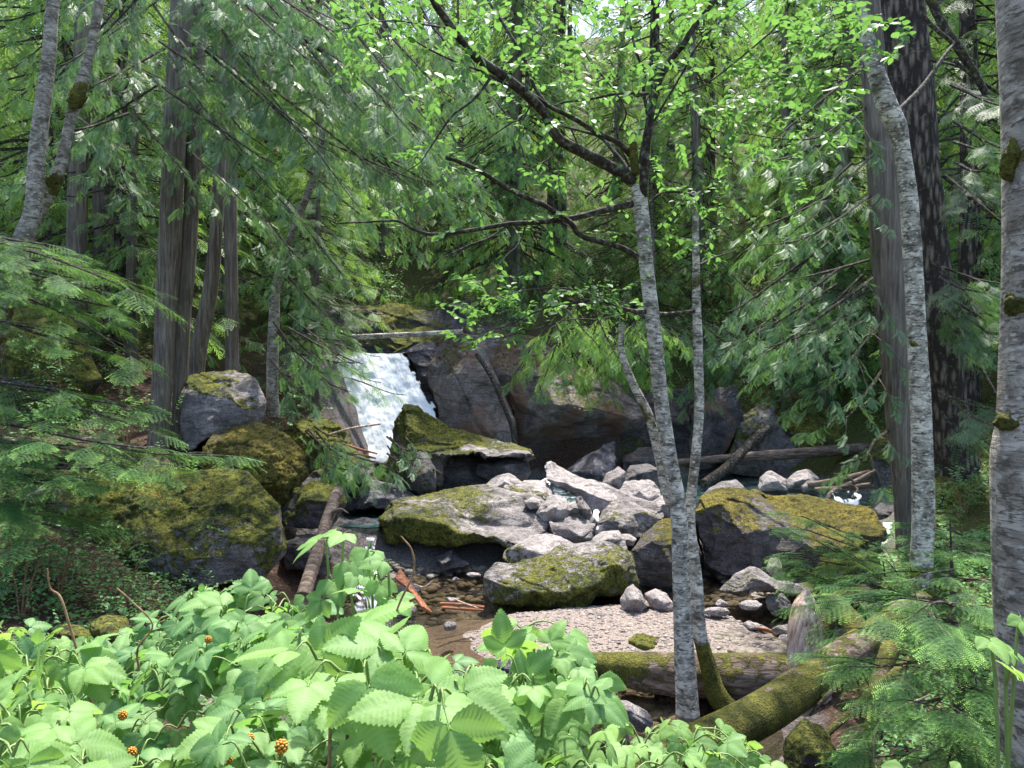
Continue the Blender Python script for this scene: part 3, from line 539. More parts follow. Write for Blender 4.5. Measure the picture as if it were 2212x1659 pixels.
rock('dark boulder with an orange moss crest, directly behind the central trunk', 11.4, [(1362, 1190, .2), (1385, 1160, .4), (1430, 1125, .6), (1470, 1112, .7), (1510, 1130, .5), (1522, 1200, .2), (1515, 1270, 0), (1440, 1275, -.1), (1376, 1262, 0)], [(1420, 1170, -.15), (1450, 1220, -.35), (1480, 1160, 0)], back=1.5, mat='rock_gold', moss=(.0, .9), rough=.04)
rock('large pale pinkish slab sloping down to the right in the middle of the boulder pile', 14.3, [(1175, 1002, .5), (1190, 998, .7), (1225, 1012, .8), (1290, 1035, .8), (1345, 1062, .6), (1350, 1085, .2), (1320, 1108, -.1), (1275, 1102, -.1), (1245, 1075, .1), (1205, 1052, .1), (1178, 1035, .2)], [(1215, 1035, -.05), (1265, 1062, -.1), (1310, 1080, -.1)], back=1.5, mat='rock_pale', moss=(-.3, .2), rough=.035)
rock('pale grey flat-topped boulder behind the midstream mossy boulder', 13.9, [(1090, 1050, .5), (1130, 1038, .8), (1175, 1038, .8), (1200, 1062, .5), (1205, 1090, .1), (1170, 1100, 0), (1110, 1090, 0)], [(1140, 1062, 0), (1175, 1070, -.1)], back=1.1, mat='rock_pale', moss=(-.15, .3))
rock('pale tan peaked rock just in front of the narrow white rapid', 14.9, [(1045, 1050, .2), (1075, 1026, .4), (1100, 1022, .4), (1128, 1042, .3), (1120, 1060, 0), (1060, 1062, 0)], [(1090, 1040, -.1)], back=.8, mat='rock_pale', moss=(-.4, .2))
rock('dark wet slab tilted up to a point, in front of the orange cliff', 17.6, [(1222, 1012, .3), (1260, 985, .6), (1300, 960, .9), (1330, 950, .9), (1334, 1010, .3), (1315, 1030, 0), (1260, 1035, 0), (1225, 1030, .1)], [(1285, 995, .1), (1270, 1020, -.2)], back=1.2, mat='rock_wet', moss=(-.25, .3), rough=.06)
rock('grey pointed rock left of the smooth reddish one', 15.6, [(1298, 1045, .2), (1312, 1018, .4), (1335, 1008, .4), (1352, 1020, .2), (1345, 1055, 0), (1315, 1065, 0)], [(1325, 1035, -.2)], back=.7, mat='rock', moss=(-.4, .2))
rock('smooth reddish-brown rounded rock behind the pale lumpy one', 16.0, [(1346, 1030, .2), (1362, 1006, .4), (1400, 1002, .4), (1424, 1015, .2), (1428, 1045, 0), (1400, 1052, 0), (1352, 1048, 0)], [(1385, 1022, -.2)], back=.8, mat='rock_rust', moss=(-.5, .2), rough=.02)
rock('whitish lumpy rock at the left of the central trunk', 14.4, [(1330, 1068, .3), (1350, 1040, .5), (1385, 1030, .6), (1420, 1038, .4), (1428, 1068, .2), (1395, 1090, 0), (1345, 1085, 0)], [(1380, 1058, -.1)], back=.8, mat='rock_pale', moss=(-.5, .2))
rock('flat bluish-white rock against the central trunk', 13.6, [(1400, 1090, .2), (1430, 1070, .5), (1460, 1068, .5), (1470, 1100, .1), (1450, 1125, 0), (1410, 1110, 0)], [(1435, 1088, 0)], back=.8, mat='rock_pale', moss=(-.5, .2))
rock('wide grey boulder with a flat pale top and shaded front, right of the little cascade', 12.7, [(1280, 1150, .1), (1300, 1112, .5), (1330, 1080, .8), (1370, 1070, 1.0), (1410, 1082, .9), (1440, 1112, .6), (1430, 1140, .2), (1380, 1162, 0), (1320, 1168, -.1), (1286, 1165, 0)], [(1320, 1115, .1), (1375, 1105, .2), (1420, 1118, .2), (1340, 1140, -.2)], back=1.3, mat='rock', moss=(-.12, .3))
rock('fluted upright grey rock wedged between the pale slab and the mossy boulder', 12.9, [(1158, 1108, .1), (1172, 1082, .3), (1195, 1068, .4), (1222, 1076, .3), (1232, 1105, .1), (1215, 1130, 0), (1178, 1132, 0)], [(1198, 1095, -.25)], back=.7, mat='rock_pale', moss=(-.1, .2), rough=.06)
rock('dark-fronted rock with a pale flat top above the little cascade', 12.3, [(1188, 1128, .3), (1230, 1112, .6), (1265, 1120, .5), (1286, 1135, .2), (1280, 1165, 0), (1240, 1185, 0), (1200, 1165, 0)], [(1230, 1138, -.1), (1250, 1155, -.2)], back=.9, mat='rock', moss=(-.5, .2))
rock('thin upright stone leaning over the little cascade', 12.9, [(1240, 1075, .3), (1256, 1070, .3), (1280, 1100, .2), (1290, 1130, 0), (1268, 1128, 0), (1245, 1100, .1)], [(1266, 1100, -.2)], back=.4, mat='rock', moss=(-.3, .2))
rock('small flat tan stone tucked under the big pale slab', 13.2, [(1128, 1082, .2), (1150, 1072, .3), (1172, 1078, .2), (1170, 1098, 0), (1145, 1100, 0)], [(1155, 1085, -.1)], back=.4, mat='rock_pale', moss=(-.4, .2))
rock('small square stone between the fluted rock and the thin leaning stone', 13.0, [(1224, 1088, .2), (1246, 1082, .3), (1258, 1096, .1), (1246, 1110, 0), (1226, 1106, 0)], [(1240, 1096, -.1)], back=.4, mat='rock_pale', moss=(-.2, .2))
rock('rounded greyish-pink cobble at the foot of the little cascade', 11.4, [(1276, 1166, .2), (1300, 1148, .4), (1335, 1145, .4), (1352, 1165, .2), (1356, 1190, 0), (1320, 1190, 0), (1280, 1180, 0)], [(1315, 1165, -.2)], back=.6, mat='rock_pale', moss=(-.4, .2), rough=.03)
rock('second rounded pale cobble, tucked behind the first beside the cascade', 11.7, [(1335, 1155, .2), (1360, 1150, .3), (1378, 1165, .1), (1368, 1180, 0), (1340, 1178, 0)], [(1355, 1165, -.1)], back=.4, mat='rock_pale', moss=(-.5, .2), rough=.03)
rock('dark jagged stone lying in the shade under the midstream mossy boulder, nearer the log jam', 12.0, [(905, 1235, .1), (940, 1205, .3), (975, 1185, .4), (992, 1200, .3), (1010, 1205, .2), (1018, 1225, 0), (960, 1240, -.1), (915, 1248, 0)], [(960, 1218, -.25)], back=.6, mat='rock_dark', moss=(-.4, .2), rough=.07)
rock('upright pyramid stone at the edge of the gravel bar', 9.9, [(1340, 1295, .1), (1356, 1268, .2), (1368, 1262, .2), (1392, 1280, .1), (1408, 1310, 0), (1385, 1322, -.1), (1345, 1318, 0)], [(1372, 1295, -.25)], back=.4, mat='rock_pale', moss=(-.1, .2), rough=.03)
rock('knobbly whitish stone right of the pyramid stone', 10.0, [(1392, 1285, .2), (1415, 1272, .3), (1440, 1280, .2), (1456, 1305, 0), (1445, 1325, -.1), (1410, 1318, 0)], [(1425, 1298, -.15)], back=.4, mat='rock_pale', moss=(-.5, .2), rough=.07)
rock('low wedge boulder with a pale sunlit edge in the right-hand pool', 10.0, [(1556, 1270, .1), (1590, 1238, .3), (1628, 1220, .4), (1670, 1240, .3), (1735, 1262, .1), (1740, 1278, 0), (1690, 1283, -.1), (1600, 1282, -.1), (1560, 1280, 0)], [(1625, 1245, -.1), (1660, 1262, -.25)], back=.7, mat='rock', moss=(-.1, .4))
rock('upright grey block poking up behind the low wedge boulder', 10.4, [(1655, 1225, .1), (1665, 1205, .2), (1685, 1203, .2), (1690, 1240, 0), (1665, 1248, 0)], [(1674, 1222, -.1)], back=.4, mat='rock_pale', moss=(0, .3))
rock('purple-grey rock with a curved back, at the near edge of the turquoise pool', 14.6, [(1500, 1090, .1), (1530, 1058, .4), (1560, 1040, .5), (1590, 1036, .5), (1612, 1058, .2), (1615, 1080, 0), (1560, 1100, 0)], [(1565, 1062, -.1)], back=.9, mat='rock', moss=(-.5, .2), rough=.04)
rock('angular bluish-grey rock in the pool under the long log, left of the pair', 17.2, [(1636, 1050, .1), (1645, 1028, .3), (1662, 1016, .4), (1680, 1022, .3), (1700, 1035, .2), (1702, 1058, 0), (1640, 1060, 0)], [(1668, 1038, -.2)], back=.7, mat='rock_pale', moss=(-.6, .2))
rock('angular grey rock under the long log, right of the pair', 17.4, [(1698, 1035, .2), (1722, 1018, .4), (1750, 1012, .4), (1768, 1030, .2), (1765, 1050, 0), (1702, 1054, 0)], [(1735, 1032, -.2)], back=.7, mat='rock_pale', moss=(-.6, .2))
rock('small rounded dark rock beside the driftwood', 16.8, [(1730, 1050, .1), (1745, 1038, .2), (1765, 1040, .1), (1768, 1058, 0), (1735, 1064, 0)], [(1750, 1050, -.1)], back=.4, mat='rock', moss=(-.6, .2), rough=.02)
rock('dark grey rock above the right-hand white water, beside the slender cedar', 14.3, [(1888, 1100, .2), (1905, 1088, .3), (1945, 1095, .2), (1950, 1130, 0), (1930, 1150, 0), (1895, 1140, 0)], [(1915, 1112, -.2)], back=.7, mat='rock_dark', moss=(-.4, .2))
# left bank
rock('big grey boulder with a thick moss cap beside the left cedar trunks', 12.8, [(392, 850, .3), (405, 822, .6), (450, 808, .8), (520, 804, .8), (552, 822, .5), (572, 870, .2), (560, 915, .1), (520, 935, -.1), (450, 950, -.2), (412, 970, 0), (395, 930, .1)], [(440, 850, .05), (500, 850, 0), (530, 890, -.2), (450, 910, -.25), (500, 860, -.15)], back=1.8, mat='rock', moss=(.0, 1.0), rough=.04, mossd=.05, crack=.01)
rock('bulging boulder shaggy with brown-gold moss below the grey moss-capped one', 12.0, [(438, 975, .2), (470, 940, .5), (540, 925, .7), (600, 930, .6), (645, 975, .3), (665, 1030, .1), (650, 1080, 0), (600, 1120, 0), (520, 1110, 0), (450, 1060, 0)], [(520, 970, -.1), (590, 985, -.2), (610, 1050, -.4), (500, 1040, -.3)], back=1.6, mat='rock_gold', moss=(.7, .3), rough=.05, mossd=.05)
rock('very wide mossy boulder on the left bank with a bare grey patch and small ferns', 9.4, [(138, 1060, .3), (200, 1035, .6), (300, 1028, .8), (400, 1018, .9), (480, 1008, .9), (545, 1018, .8), (578, 1060, .4), (608, 1130, .1), (606, 1190, 0), (560, 1240, -.1), (450, 1260, -.2), (300, 1260, -.2), (180, 1200, 0), (140, 1130, .1)],
     [(230, 1080, .2), (350, 1075, .3), (480, 1060, .3), (540, 1090, .1), (400, 1130, -.2), (520, 1170, -.35), (300, 1160, -.3), (420, 1210, -.35)], back=2.0, mat='rock', moss=(.58, .35), rough=.04, mossd=.04)
rock('mossy mound boulder in the shade between the wide left boulder and the leaning dead trunk', 11.4, [(600, 1110, .2), (630, 1060, .4), (680, 1040, .5), (730, 1055, .4), (745, 1090, .1), (715, 1140, 0), (650, 1150, 0), (610, 1140, 0)], [(670, 1085, -.2)], back=1, mat='rock_dark', moss=(.5, .5), rough=.04, mossd=.04)
rock('golden mossy rock hump left of the waterfall foot', 15.2, [(600, 940, .3), (650, 905, .6), (700, 905, .6), (745, 935, .3), (770, 985, .1), (765, 1020, 0), (680, 1040, 0), (610, 1010, 0)], [(680, 950, -.1), (720, 990, -.2)], back=1.4, mat='rock', moss=(.6, .5), rough=.04, mossd=.05)
rock('dark low rock under the left pool edge', 14.4, [(640, 1040, .2), (690, 1010, .3), (760, 990, .4), (805, 1000, .3), (800, 1030, 0), (730, 1040, 0), (660, 1060, 0)], [(730, 1015, -.1)], back=1, mat='rock_dark', moss=(.2, .4))
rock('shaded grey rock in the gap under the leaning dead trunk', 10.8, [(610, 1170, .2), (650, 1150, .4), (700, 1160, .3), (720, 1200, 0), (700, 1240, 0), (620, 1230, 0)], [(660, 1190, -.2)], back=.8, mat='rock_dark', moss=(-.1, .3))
rock('mossy rock face on the far left slope behind the hemlock boughs', 13.4, [(-20, 700, .3), (60, 660, .6), (160, 690, .5), (200, 760, .2), (215, 830, 0), (180, 900, 0), (60, 930, 0), (-30, 900, 0)], [(80, 750, -.2), (140, 820, -.3)], back=1.8, mat='rock_dark', moss=(.75, .5), rough=.05)
rock('low dark mossy rock at the left frame edge behind the hemlock boughs', 10.4, [(-30, 1060, .2), (40, 1040, .4), (110, 1035, .4), (160, 1070, .1), (150, 1130, 0), (40, 1160, 0), (-30, 1130, 0)], [(70, 1090, -.2)], back=.9, mat='rock_dark', moss=(.4, .4))
rock('yellow mossy rock showing through the bush at lower left, larger', 4.9, [(195, 1350, .1), (230, 1330, .2), (265, 1335, .2), (288, 1375, .1), (280, 1420, 0), (210, 1415, 0)], [(240, 1370, -.15)], back=.4, mat='rock', moss=(.95, .3), mossd=.02)
rock('yellow mossy rock showing through the bush at lower left, smaller and farther left', 4.7, [(118, 1365, .1), (150, 1350, .2), (185, 1365, .1), (190, 1395, 0), (130, 1400, 0)], [(155, 1375, -.1)], back=.3, mat='rock', moss=(.95, .3), mossd=.02)
# right bank
rock('large mossy mound around the foot of the big fir trunk', 12.0, [(1965, 1180, .1), (1990, 1060, .3), (2040, 1020, .5), (2120, 1000, .6), (2200, 1020, .5), (2240, 1100, .2), (2240, 1230, 0), (2100, 1240, 0), (2000, 1230, 0)], [(2060, 1080, -.2), (2150, 1080, -.2), (2100, 1160, -.4)], back=1.8, mat='rock_dark', moss=(.6, .4), rough=.05, mossd=.05)
rock('golden mossed boulder behind the hemlock sprays left of the pale right trunk', 8.6, [(1760, 1240, .2), (1775, 1205, .4), (1830, 1192, .5), (1885, 1195, .4), (1905, 1230, .2), (1895, 1280, 0), (1800, 1300, 0), (1765, 1280, 0)], [(1830, 1235, -.2)], back=.8, mat='rock', moss=(.8, .3), mossd=.03)
rock('mossy stone in the dark hollow below the diagonal mossy log', 4.6, [(1700, 1600, .1), (1740, 1560, .2), (1780, 1580, .2), (1810, 1640, .1), (1800, 1700, 0), (1690, 1700, 0)], [(1750, 1630, -.1)], back=.4, mat='rock_dark', moss=(.7, .3), mossd=.02)
rock('small mossy clump of rock on the gravel bar behind the near log', 8.6, [(1355, 1410, 0), (1360, 1385, .1), (1385, 1372, .2), (1420, 1380, .2), (1432, 1400, .1), (1425, 1418, 0), (1370, 1420, 0)], [(1395, 1395, -.12)], back=.3, mat='rock_dark', moss=(.75, .4), mossd=.03)
rock('low brown flat stone half buried in the gravel bar', 9.6, [(1250, 1330, 0), (1290, 1322, .1), (1330, 1326, .1), (1350, 1336, 0), (1320, 1348, -.05), (1260, 1346, 0)], [(1300, 1334, -.08)], back=.3, mat='rock', moss=(-.1, .2), cat='stone', name='stone')

# stones standing in the shallows (each its own)
SP = [((1547, 1320, 9.6), (.20, .13, .06), 'flat oval pale stone nearest the mossy forked trunk in the right pool', 'rock_pale'),
      ((1625, 1306, 9.7), (.17, .12, .07), 'pale round-topped stone beside the greenish cobble in the right pool', 'rock_pale'),
      ((1680, 1300, 9.9), (.22, .18, .15), 'greenish-grey round cobble in the right pool below the wedge boulder', 'rock'),
      ((1635, 1350, 9.2), (.21, .13, .05), 'bluish-white flat stone on the wet edge of the gravel bar', 'rock_pale'),
      ((1698, 1355, 9.2), (.18, .12, .06), 'long grey stone by the foot of the splintered snag', 'rock'),
      ((1705, 1378, 9.0), (.14, .12, .08), 'rounded grey stone against the foot of the splintered snag', 'rock_pale'),
      ((1610, 1276, 10.2), (.06, .05, .04), 'tiny stone in the water left of the wedge boulder', 'rock_pale'),
      ((1558, 1300, 9.8), (.09, .07, .05), 'small bluish stone by the forked trunk, left of the flat oval one', 'rock_pale'),
      ((1690, 1272, 10.3), (.55, .2, .05), 'long low pale stone lying just under the wedge boulder', 'rock_pale'),
      ((1620, 1392, 8.7), (.18, .08, .05), 'dark flat stone at the back of the near log, farther right', 'rock_dark'),
      ((1566, 1402, 8.6), (.12, .07, .05), 'dark flat stone at the back of the near log, farther left', 'rock_dark'),
      ((972, 1350, 8.9), (.08, .07, .065), 'grey cobble alone in the brown shallows above the bush', 'rock'),
      ((977, 1294, 10.1), (.11, .08, .05), 'small pale stone by the driftwood sticks in the shallows', 'rock_pale'),
      ((1025, 1240, 11.6), (.13, .1, .05), 'small wet stone under the overhang at the head of the shallows', 'rock_pale'),
      ((985, 1250, 11.4), (.06, .05, .05), 'tiny wet stone left of the one under the overhang', 'rock'),
      ((880, 1270, 10.6), (.25, .2, .12), 'dark wet stone behind the reddish broken wood', 'rock_wet'),
      ((865, 1310, 9.6), (.22, .16, .12), 'grey stone in front of the reddish broken wood', 'rock'),
      ((1130, 1435, 7.8), (.35, .2, .12), 'wet brown stone glimpsed through the bush leaves in the near riffle', 'rock_wet'),
      ((960, 1450, 7.5), (.3, .2, .15), 'wet grey stone in the near riffle behind the brightest leaves', 'rock_wet'),
      ((1230, 1440, 7.6), (.25, .18, .16), 'grey stone just left of the near log end', 'rock'),
      ((1260, 1520, 6.6), (.28, .2, .2), 'dark stone under the left end of the near log', 'rock_dark'),
      ((1340, 1540, 6.3), (.3, .2, .15), 'brownish stone below the near log beside the central trunk', 'rock'),
      ((1180, 1500, 6.9), (.25, .2, .12), 'wet stone under the bush tips below the near log', 'rock_wet')]
for (u, v, Y), s, lb, m in SP:
    q = P(u, v, Y); q[2] -= s[2] * .25; blob(lb, q, s, random.uniform(-.4, .4), m, moss=(-.5, .2) if m != 'rock_dark' else (-.1, .3), group='stones in the shallows')
for k, (u, v, Y, s, lb) in enumerate([(1200, 1585, 5.6, .3, 'mossy stone under the bush stems, left of the central trunk foot'), (1300, 1610, 5.2, .25, 'dark stone under the bush, below the central trunk foot')]):
    q = P(u, v, Y); blob(lb, q, (s, s * .8, s * .6), k, 'rock_dark', moss=(.3, .3))

# ---------------- water ----------------
def sheet(name, poly, z, mat, n=60, wob=.012, foam=None):
    poly = np.array(poly); x0, y0 = poly.min(0); x1, y1 = poly.max(0); X, Y = np.meshgrid(np.linspace(x0, x1, n), np.linspace(y0, y1, n)); V = np.stack([X.ravel(), Y.ravel(), np.full(n * n, z)], 1)
    V[:, 2] += wob * fbm(V, 2.2, 4, 5); i, j = np.meshgrid(np.arange(n - 1), np.arange(n - 1), indexing='ij'); F = np.stack([i * n + j, i * n + j + 1, (i + 1) * n + j + 1, (i + 1) * n + j], -1).reshape(-1, 4)
    a = Acc(); a.add(V, F, 0 if foam is None else foam(V))
    if name == 'pool_water': q = V[F].mean(1); a.F = [(F[(q[:, 1] > 14.5) | ((q[:, 0] < -1.95) & (q[:, 1] > 13.3))], 0)]
    return tag(a.build(name, M[mat]), kind='structure')
sheet('stream_water', [(-3.2, 5.6), (4.2, 12.9)], -.035, 'water', 120, .010, lambda V: .9 * sstep(7.6, 6.6, V[:, 1]))
sheet('pool_water', [(-4.4, 13.2), (8.6, 21.6)], .50, 'pool', 160, .03, lambda V: np.clip(sstep(2.6, .3, np.hypot(V[:, 0] + 2.2, V[:, 1] - 19)) + .45 * sstep(2.5, .6, np.hypot(V[:, 0] - .9, V[:, 1] - 17)) + .25 * sstep(3.5, 1, np.hypot(V[:, 0] - 5.5, V[:, 1] - 18.5)) * (V[:, 0] > 2), 0, 1))
def fall(name, L, R, nx=60, ny=90, amp=.12, edge=.12, seed=1):
    """falling sheet between a left and a right traced edge [(u, v, Y), ...]"""
    l = smoothpath([P(*p) for p in L], seg=8); r = smoothpath([P(*p) for p in R], seg=8)
    t = np.linspace(0, 1, ny); l = np.stack([np.interp(t, np.linspace(0, 1, len(l)), l[:, k]) for k in range(3)], 1); r = np.stack([np.interp(t, np.linspace(0, 1, len(r)), r[:, k]) for k in range(3)], 1)
    s = np.linspace(0, 1, nx); V = (l[:, None] * (1 - s)[None, :, None] + r[:, None] * s[None, :, None]); Vf = V.reshape(-1, 3).copy()
    q = Vf * np.array([4, 4, .9]); d = fbm(q, .8, 5, seed) * .6 + .25 * fbm(Vf, 3.5, 4, seed + 1); Vf[:, 1] -= amp * (1 + d); Vf[:, 2] += amp * .4 * d
    S = np.tile(s, ny); T = np.repeat(t, nx); al = sstep(0, edge, S) * sstep(0, edge, 1 - S); a = Acc()
    i, j = np.meshgrid(np.arange(ny - 1), np.arange(nx - 1), indexing='ij'); F = np.stack([i * nx + j, (i + 1) * nx + j, (i + 1) * nx + j + 1, i * nx + j + 1], -1).reshape(-1, 4)
    a.add(Vf, F, (.22 + .95 * al + .8 * (1 - al) * fbm(Vf, 5, 4, 2)) if name == 'waterfall' else (-.26 - .10 * (seed == 5) + .70 * al + .6 * fbm(Vf * np.array([3, 3, .7]), 3, 3, seed)), S * (1 if name == 'waterfall' else .3)); return tag(a.build(name, M['fall']), kind='structure')
fall('waterfall', [(722, 762, 21.2), (740, 830, 20.6), (760, 900, 20.0), (775, 1000, 19.2)], [(878, 764, 21.2), (905, 820, 20.7), (945, 885, 20.2), (1010, 1000, 19.4)], 90, 120, .06, .12)
fall('cascade', [(1884, 1128, 13.6), (1886, 1165, 13.2), (1890, 1210, 12.8)], [(1932, 1128, 13.6), (1930, 1165, 13.2), (1925, 1210, 12.8)], 24, 30, .05, .2, 3)
fall('cascade', [(1775, 1060, 15.2), (1782, 1078, 15.0), (1786, 1100, 14.9)], [(1882, 1058, 15.2), (1884, 1078, 15.0), (1886, 1100, 14.9)], 50, 20, .04, .3, 5)
fall('cascade', [(1280, 1100, 13.2), (1272, 1130, 12.8), (1258, 1175, 12.3)], [(1294, 1100, 13.2), (1298, 1130, 12.8), (1290, 1175, 12.3)], 20, 30, .04, .3, 7)
fall('cascade', [(792, 1160, 13.0), (780, 1200, 12.5), (740, 1235, 11.8), (770, 1330, 10.0)], [(818, 1160, 13.0), (812, 1200, 12.5), (830, 1235, 11.8), (820, 1330, 10.0)], 30, 50, .05, .12, 9)
fall('cascade', [(1140, 1052, 16.8), (1130, 1060, 16.0), (1150, 1080, 15.6)], [(1205, 1018, 16.8), (1200, 1040, 16.0), (1200, 1080, 15.6)], 30, 30, .08, .2, 11)

# ---------------- gravel bar and streambed ----------------
import bmesh as _bm
_b = _bm.new(); _bm.ops.create_icosphere(_b, subdivisions=2, radius=1); IV = np.array([v.co[:] for v in _b.verts]); IF = np.array([[v.index for v in f.verts] for f in _b.faces]); _b.free()
IV = IV * (1 + .18 * fbm(IV, 1.3, 2, 3))[:, None]
def scatter(name, n, fx, smin, smax, mat, seed, power=2.5):
    r = np.random.default_rng(seed); xy = fx(r, n); xy = xy[(xy[:, 1] > 7.6) | (xy[:, 0] < 1.6)]; z = H(xy[:, 0], xy[:, 1]); s = smin + (smax - smin) * r.random(len(xy)) ** power
    S = np.stack([s * r.uniform(.8, 1.4, len(xy)), s * r.uniform(.7, 1.1, len(xy)), s * r.uniform(.35, .7, len(xy))], 1); a = r.random(len(xy)) * 6.28
    X = np.stack([np.cos(a), np.sin(a), r.normal(0, .15, len(xy))], 1); N = np.stack([r.normal(0, .15, len(xy)), r.normal(0, .15, len(xy)), np.ones(len(xy))], 1)
    ac = Acc(); ac.inst((IV, IF, np.zeros(len(IV))), frames(X, N), np.stack([xy[:, 0], xy[:, 1], z + s * .1], 1) if name != 'gravel' else np.stack([xy[:, 0], xy[:, 1], BZ(xy)], 1), S, r.random(len(xy))); return tag(ac.build(name, M[mat]), kind='stuff')
def BZ(xy):
    p = np.column_stack([xy, xy[:, 0] * 0]); f = ((xy[:, 0] - 1.7) / 2.1) ** 2 + ((xy[:, 1] - 9.1) / 1.0) ** 2 + .4 * fbm(p, 1.4, 3) + 1.3 * sstep(18.4, 19.4, 3.2 * xy[:, 0] + xy[:, 1])
    return .012 + np.where(f < 1, .05, .16) * (1 - f) + .015 * fbm(p, 3, 3)
def bar(r, n):
    k = int(n * 2.2); x = r.uniform(-1, 4.2, k); y = r.uniform(7.6, 10.8, k); h = H(x, y); f = ((x - 1.7) / 2.1) ** 2 + ((y - 9.1) / 1.0) ** 2 + .4 * fbm(np.stack([x, y, x * 0], 1), 1.4, 3) + 1.3 * sstep(18.4, 19.4, 3.2 * x + y); q = (f < 1.25); return np.stack([x, y], 1)[q][:n]
g = scatter('gravel', 7500, bar, .005, .03, 'gravel', 1, 5); tag(g, 'pale pinkish gravel covering the bar in the stream', 'gravel')
g = scatter('streambed_pebbles', 7000, lambda r, n: np.stack([r.uniform(-2.6, 3.9, n), r.uniform(6.0, 12.4, n)], 1), .02, .10, 'streambed', 2, 2); tag(g, 'brown and grey pebbles lying under the shallow stream', 'pebbles')
a = Acc(); n = 70; X, Y = np.meshgrid(np.linspace(-1.6, 4.6, n), np.linspace(7.2, 11.2, n)); V = np.stack([X.ravel(), Y.ravel()], 1); f = ((V[:, 0] - 1.7) / 2.1) ** 2 + ((V[:, 1] - 9.1) / 1.0) ** 2 + .4 * fbm(np.column_stack([V, V[:, 0] * 0]), 1.4, 3)
V = np.column_stack([V, BZ(V)]); i, j = np.meshgrid(np.arange(n - 1), np.arange(n - 1), indexing='ij'); a.add(V, np.stack([i * n + j, i * n + j + 1, (i + 1) * n + j + 1, (i + 1) * n + j], -1).reshape(-1, 4)); tag(a.build('gravel_bar', M['sand']), kind='structure')
# ---------------- logs and driftwood ----------------
def solid(name, label, cat, pts, mat, sides=18, rough=.07, rs=2.0, var=.3, seed=0, branches=(), group=None, flute=0, vfun=None):
    p, r = spath(pts); a = Acc(); tube(a, p, r, sides, rough, rs, var=var, seed=seed, flute=flute)
    for b in branches: q, rr = spath(b); tube(a, q, rr, 7, .08, 6, var=var)
    if vfun: a.a = [vfun(v, k) for v, k in zip(a.V, a.a)]
    return tag(a.build(name, M[mat], origin=p[0]), label, cat, group)
top = lambda s: (lambda V, k: np.full(len(V), .25) + s * sstep(np.median(V[:, 2]) - .02, V[:, 2].max(), V[:, 2]))
solid('fallen_log', 'thick bark-brown log lying across the stream behind the central trunk, mossy at its left end', 'log', [(1262, 1432, 7.6, 22), (1400, 1452, 7.5, 42), (1560, 1460, 7.4, 48), (1740, 1462, 7.4, 50)], 'bark_log', 26, .07, 2, seed=2, vfun=lambda V, k: .42 + .35 * sstep(1.5, .8, V[:, 0]) + .2 * sstep(.1, .35, V[:, 2]))
solid('fallen_log', 'mossy round log rising diagonally from the lower middle to the right bank', 'log', [(1180, 1770, 3.9, 42), (1420, 1650, 4.6, 44), (1640, 1545, 5.2, 44), (1770, 1455, 5.8, 40), (1900, 1365, 6.4, 34), (1990, 1305, 7, 30)], 'bark_log', 26, .08, 2, seed=5, vfun=lambda V, k: .74 + .4 * fbm(V, 1.2, 3, 2))
solid('snag', 'broken silvery-pink splintered trunk standing at the edge of the gravel bar', 'snag', [(1752, 1510, 7.0, 44), (1748, 1440, 7.05, 40), (1742, 1360, 7.15, 35), (1740, 1310, 7.2, 26), (1742, 1285, 7.2, 12), (1742, 1268, 7.2, 3)], 'bark_splinter', 30, .22, 3.5, seed=8, var=.2, vfun=lambda V, k: .2 + .5 * sstep(2.85, 3.0, V[:, 0]))
solid('fallen_log', 'long thin dead log spanning the turquoise pool', 'log', [(1462, 998, 19.0, 7), (1600, 988, 19.0, 10), (1760, 977, 19.0, 12), (1890, 968, 19.0, 12), (1990, 962, 19, 10)], 'bark_log', 14, .08, 2, seed=9, var=.2, vfun=lambda V, k: .15 + .5 * sstep(8, 10, V[:, 0]))
solid('fallen_log', 'thin bare white trunk lying level above the waterfall', 'log', [(640, 724, 20.6, 5), (740, 728, 20.6, 6), (860, 724, 20.6, 6), (960, 720, 20.6, 7), (1000, 718, 20.6, 8)], 'bark_alder', 10, .06, 3, seed=10, var=0)
solid('leaning_trunk', 'dead brown trunk leaning steeply against the left rocks above the bush', 'dead trunk', [(655, 1290, 8.6, 17), (680, 1210, 9.1, 15), (705, 1130, 9.6, 13), (730, 1062, 10.1, 13)], 'bark_log', 16, .14, 3, seed=11, var=.25, branches=[[(712, 1110, 9.7, 5), (735, 1100, 9.6, 3), (752, 1108, 9.5, 1)]])
solid('fallen_log', 'dark log slanting down into the pool under the long thin log', 'log', [(1520, 1045, 17.8, 10), (1570, 1010, 18.5, 11), (1620, 960, 19.3, 11), (1660, 925, 19.7, 10)], 'bark_twig', 12, .1, 2, seed=12, var=.2)
solid('leaning_trunk', 'thin dark dead trunk lying diagonally down the crack of the cliff', 'dead trunk', [(1030, 765, 19.5, 5), (1060, 812, 19.2, 5), (1085, 870, 19.1, 4.5), (1106, 925, 19.1, 5), (1116, 985, 19.1, 7)], 'bark_twig', 8, .1, 3, seed=13, var=.2)
solid('driftwood', 'thick brown driftwood pole lying over the right end of the turquoise pool', 'driftwood', [(1745, 1048, 16.4, 7), (1800, 1040, 16.2, 7), (1880, 1020, 16.0, 6)], 'bark_log', 10, .1, 3, seed=14, group='driftwood at the pool end')
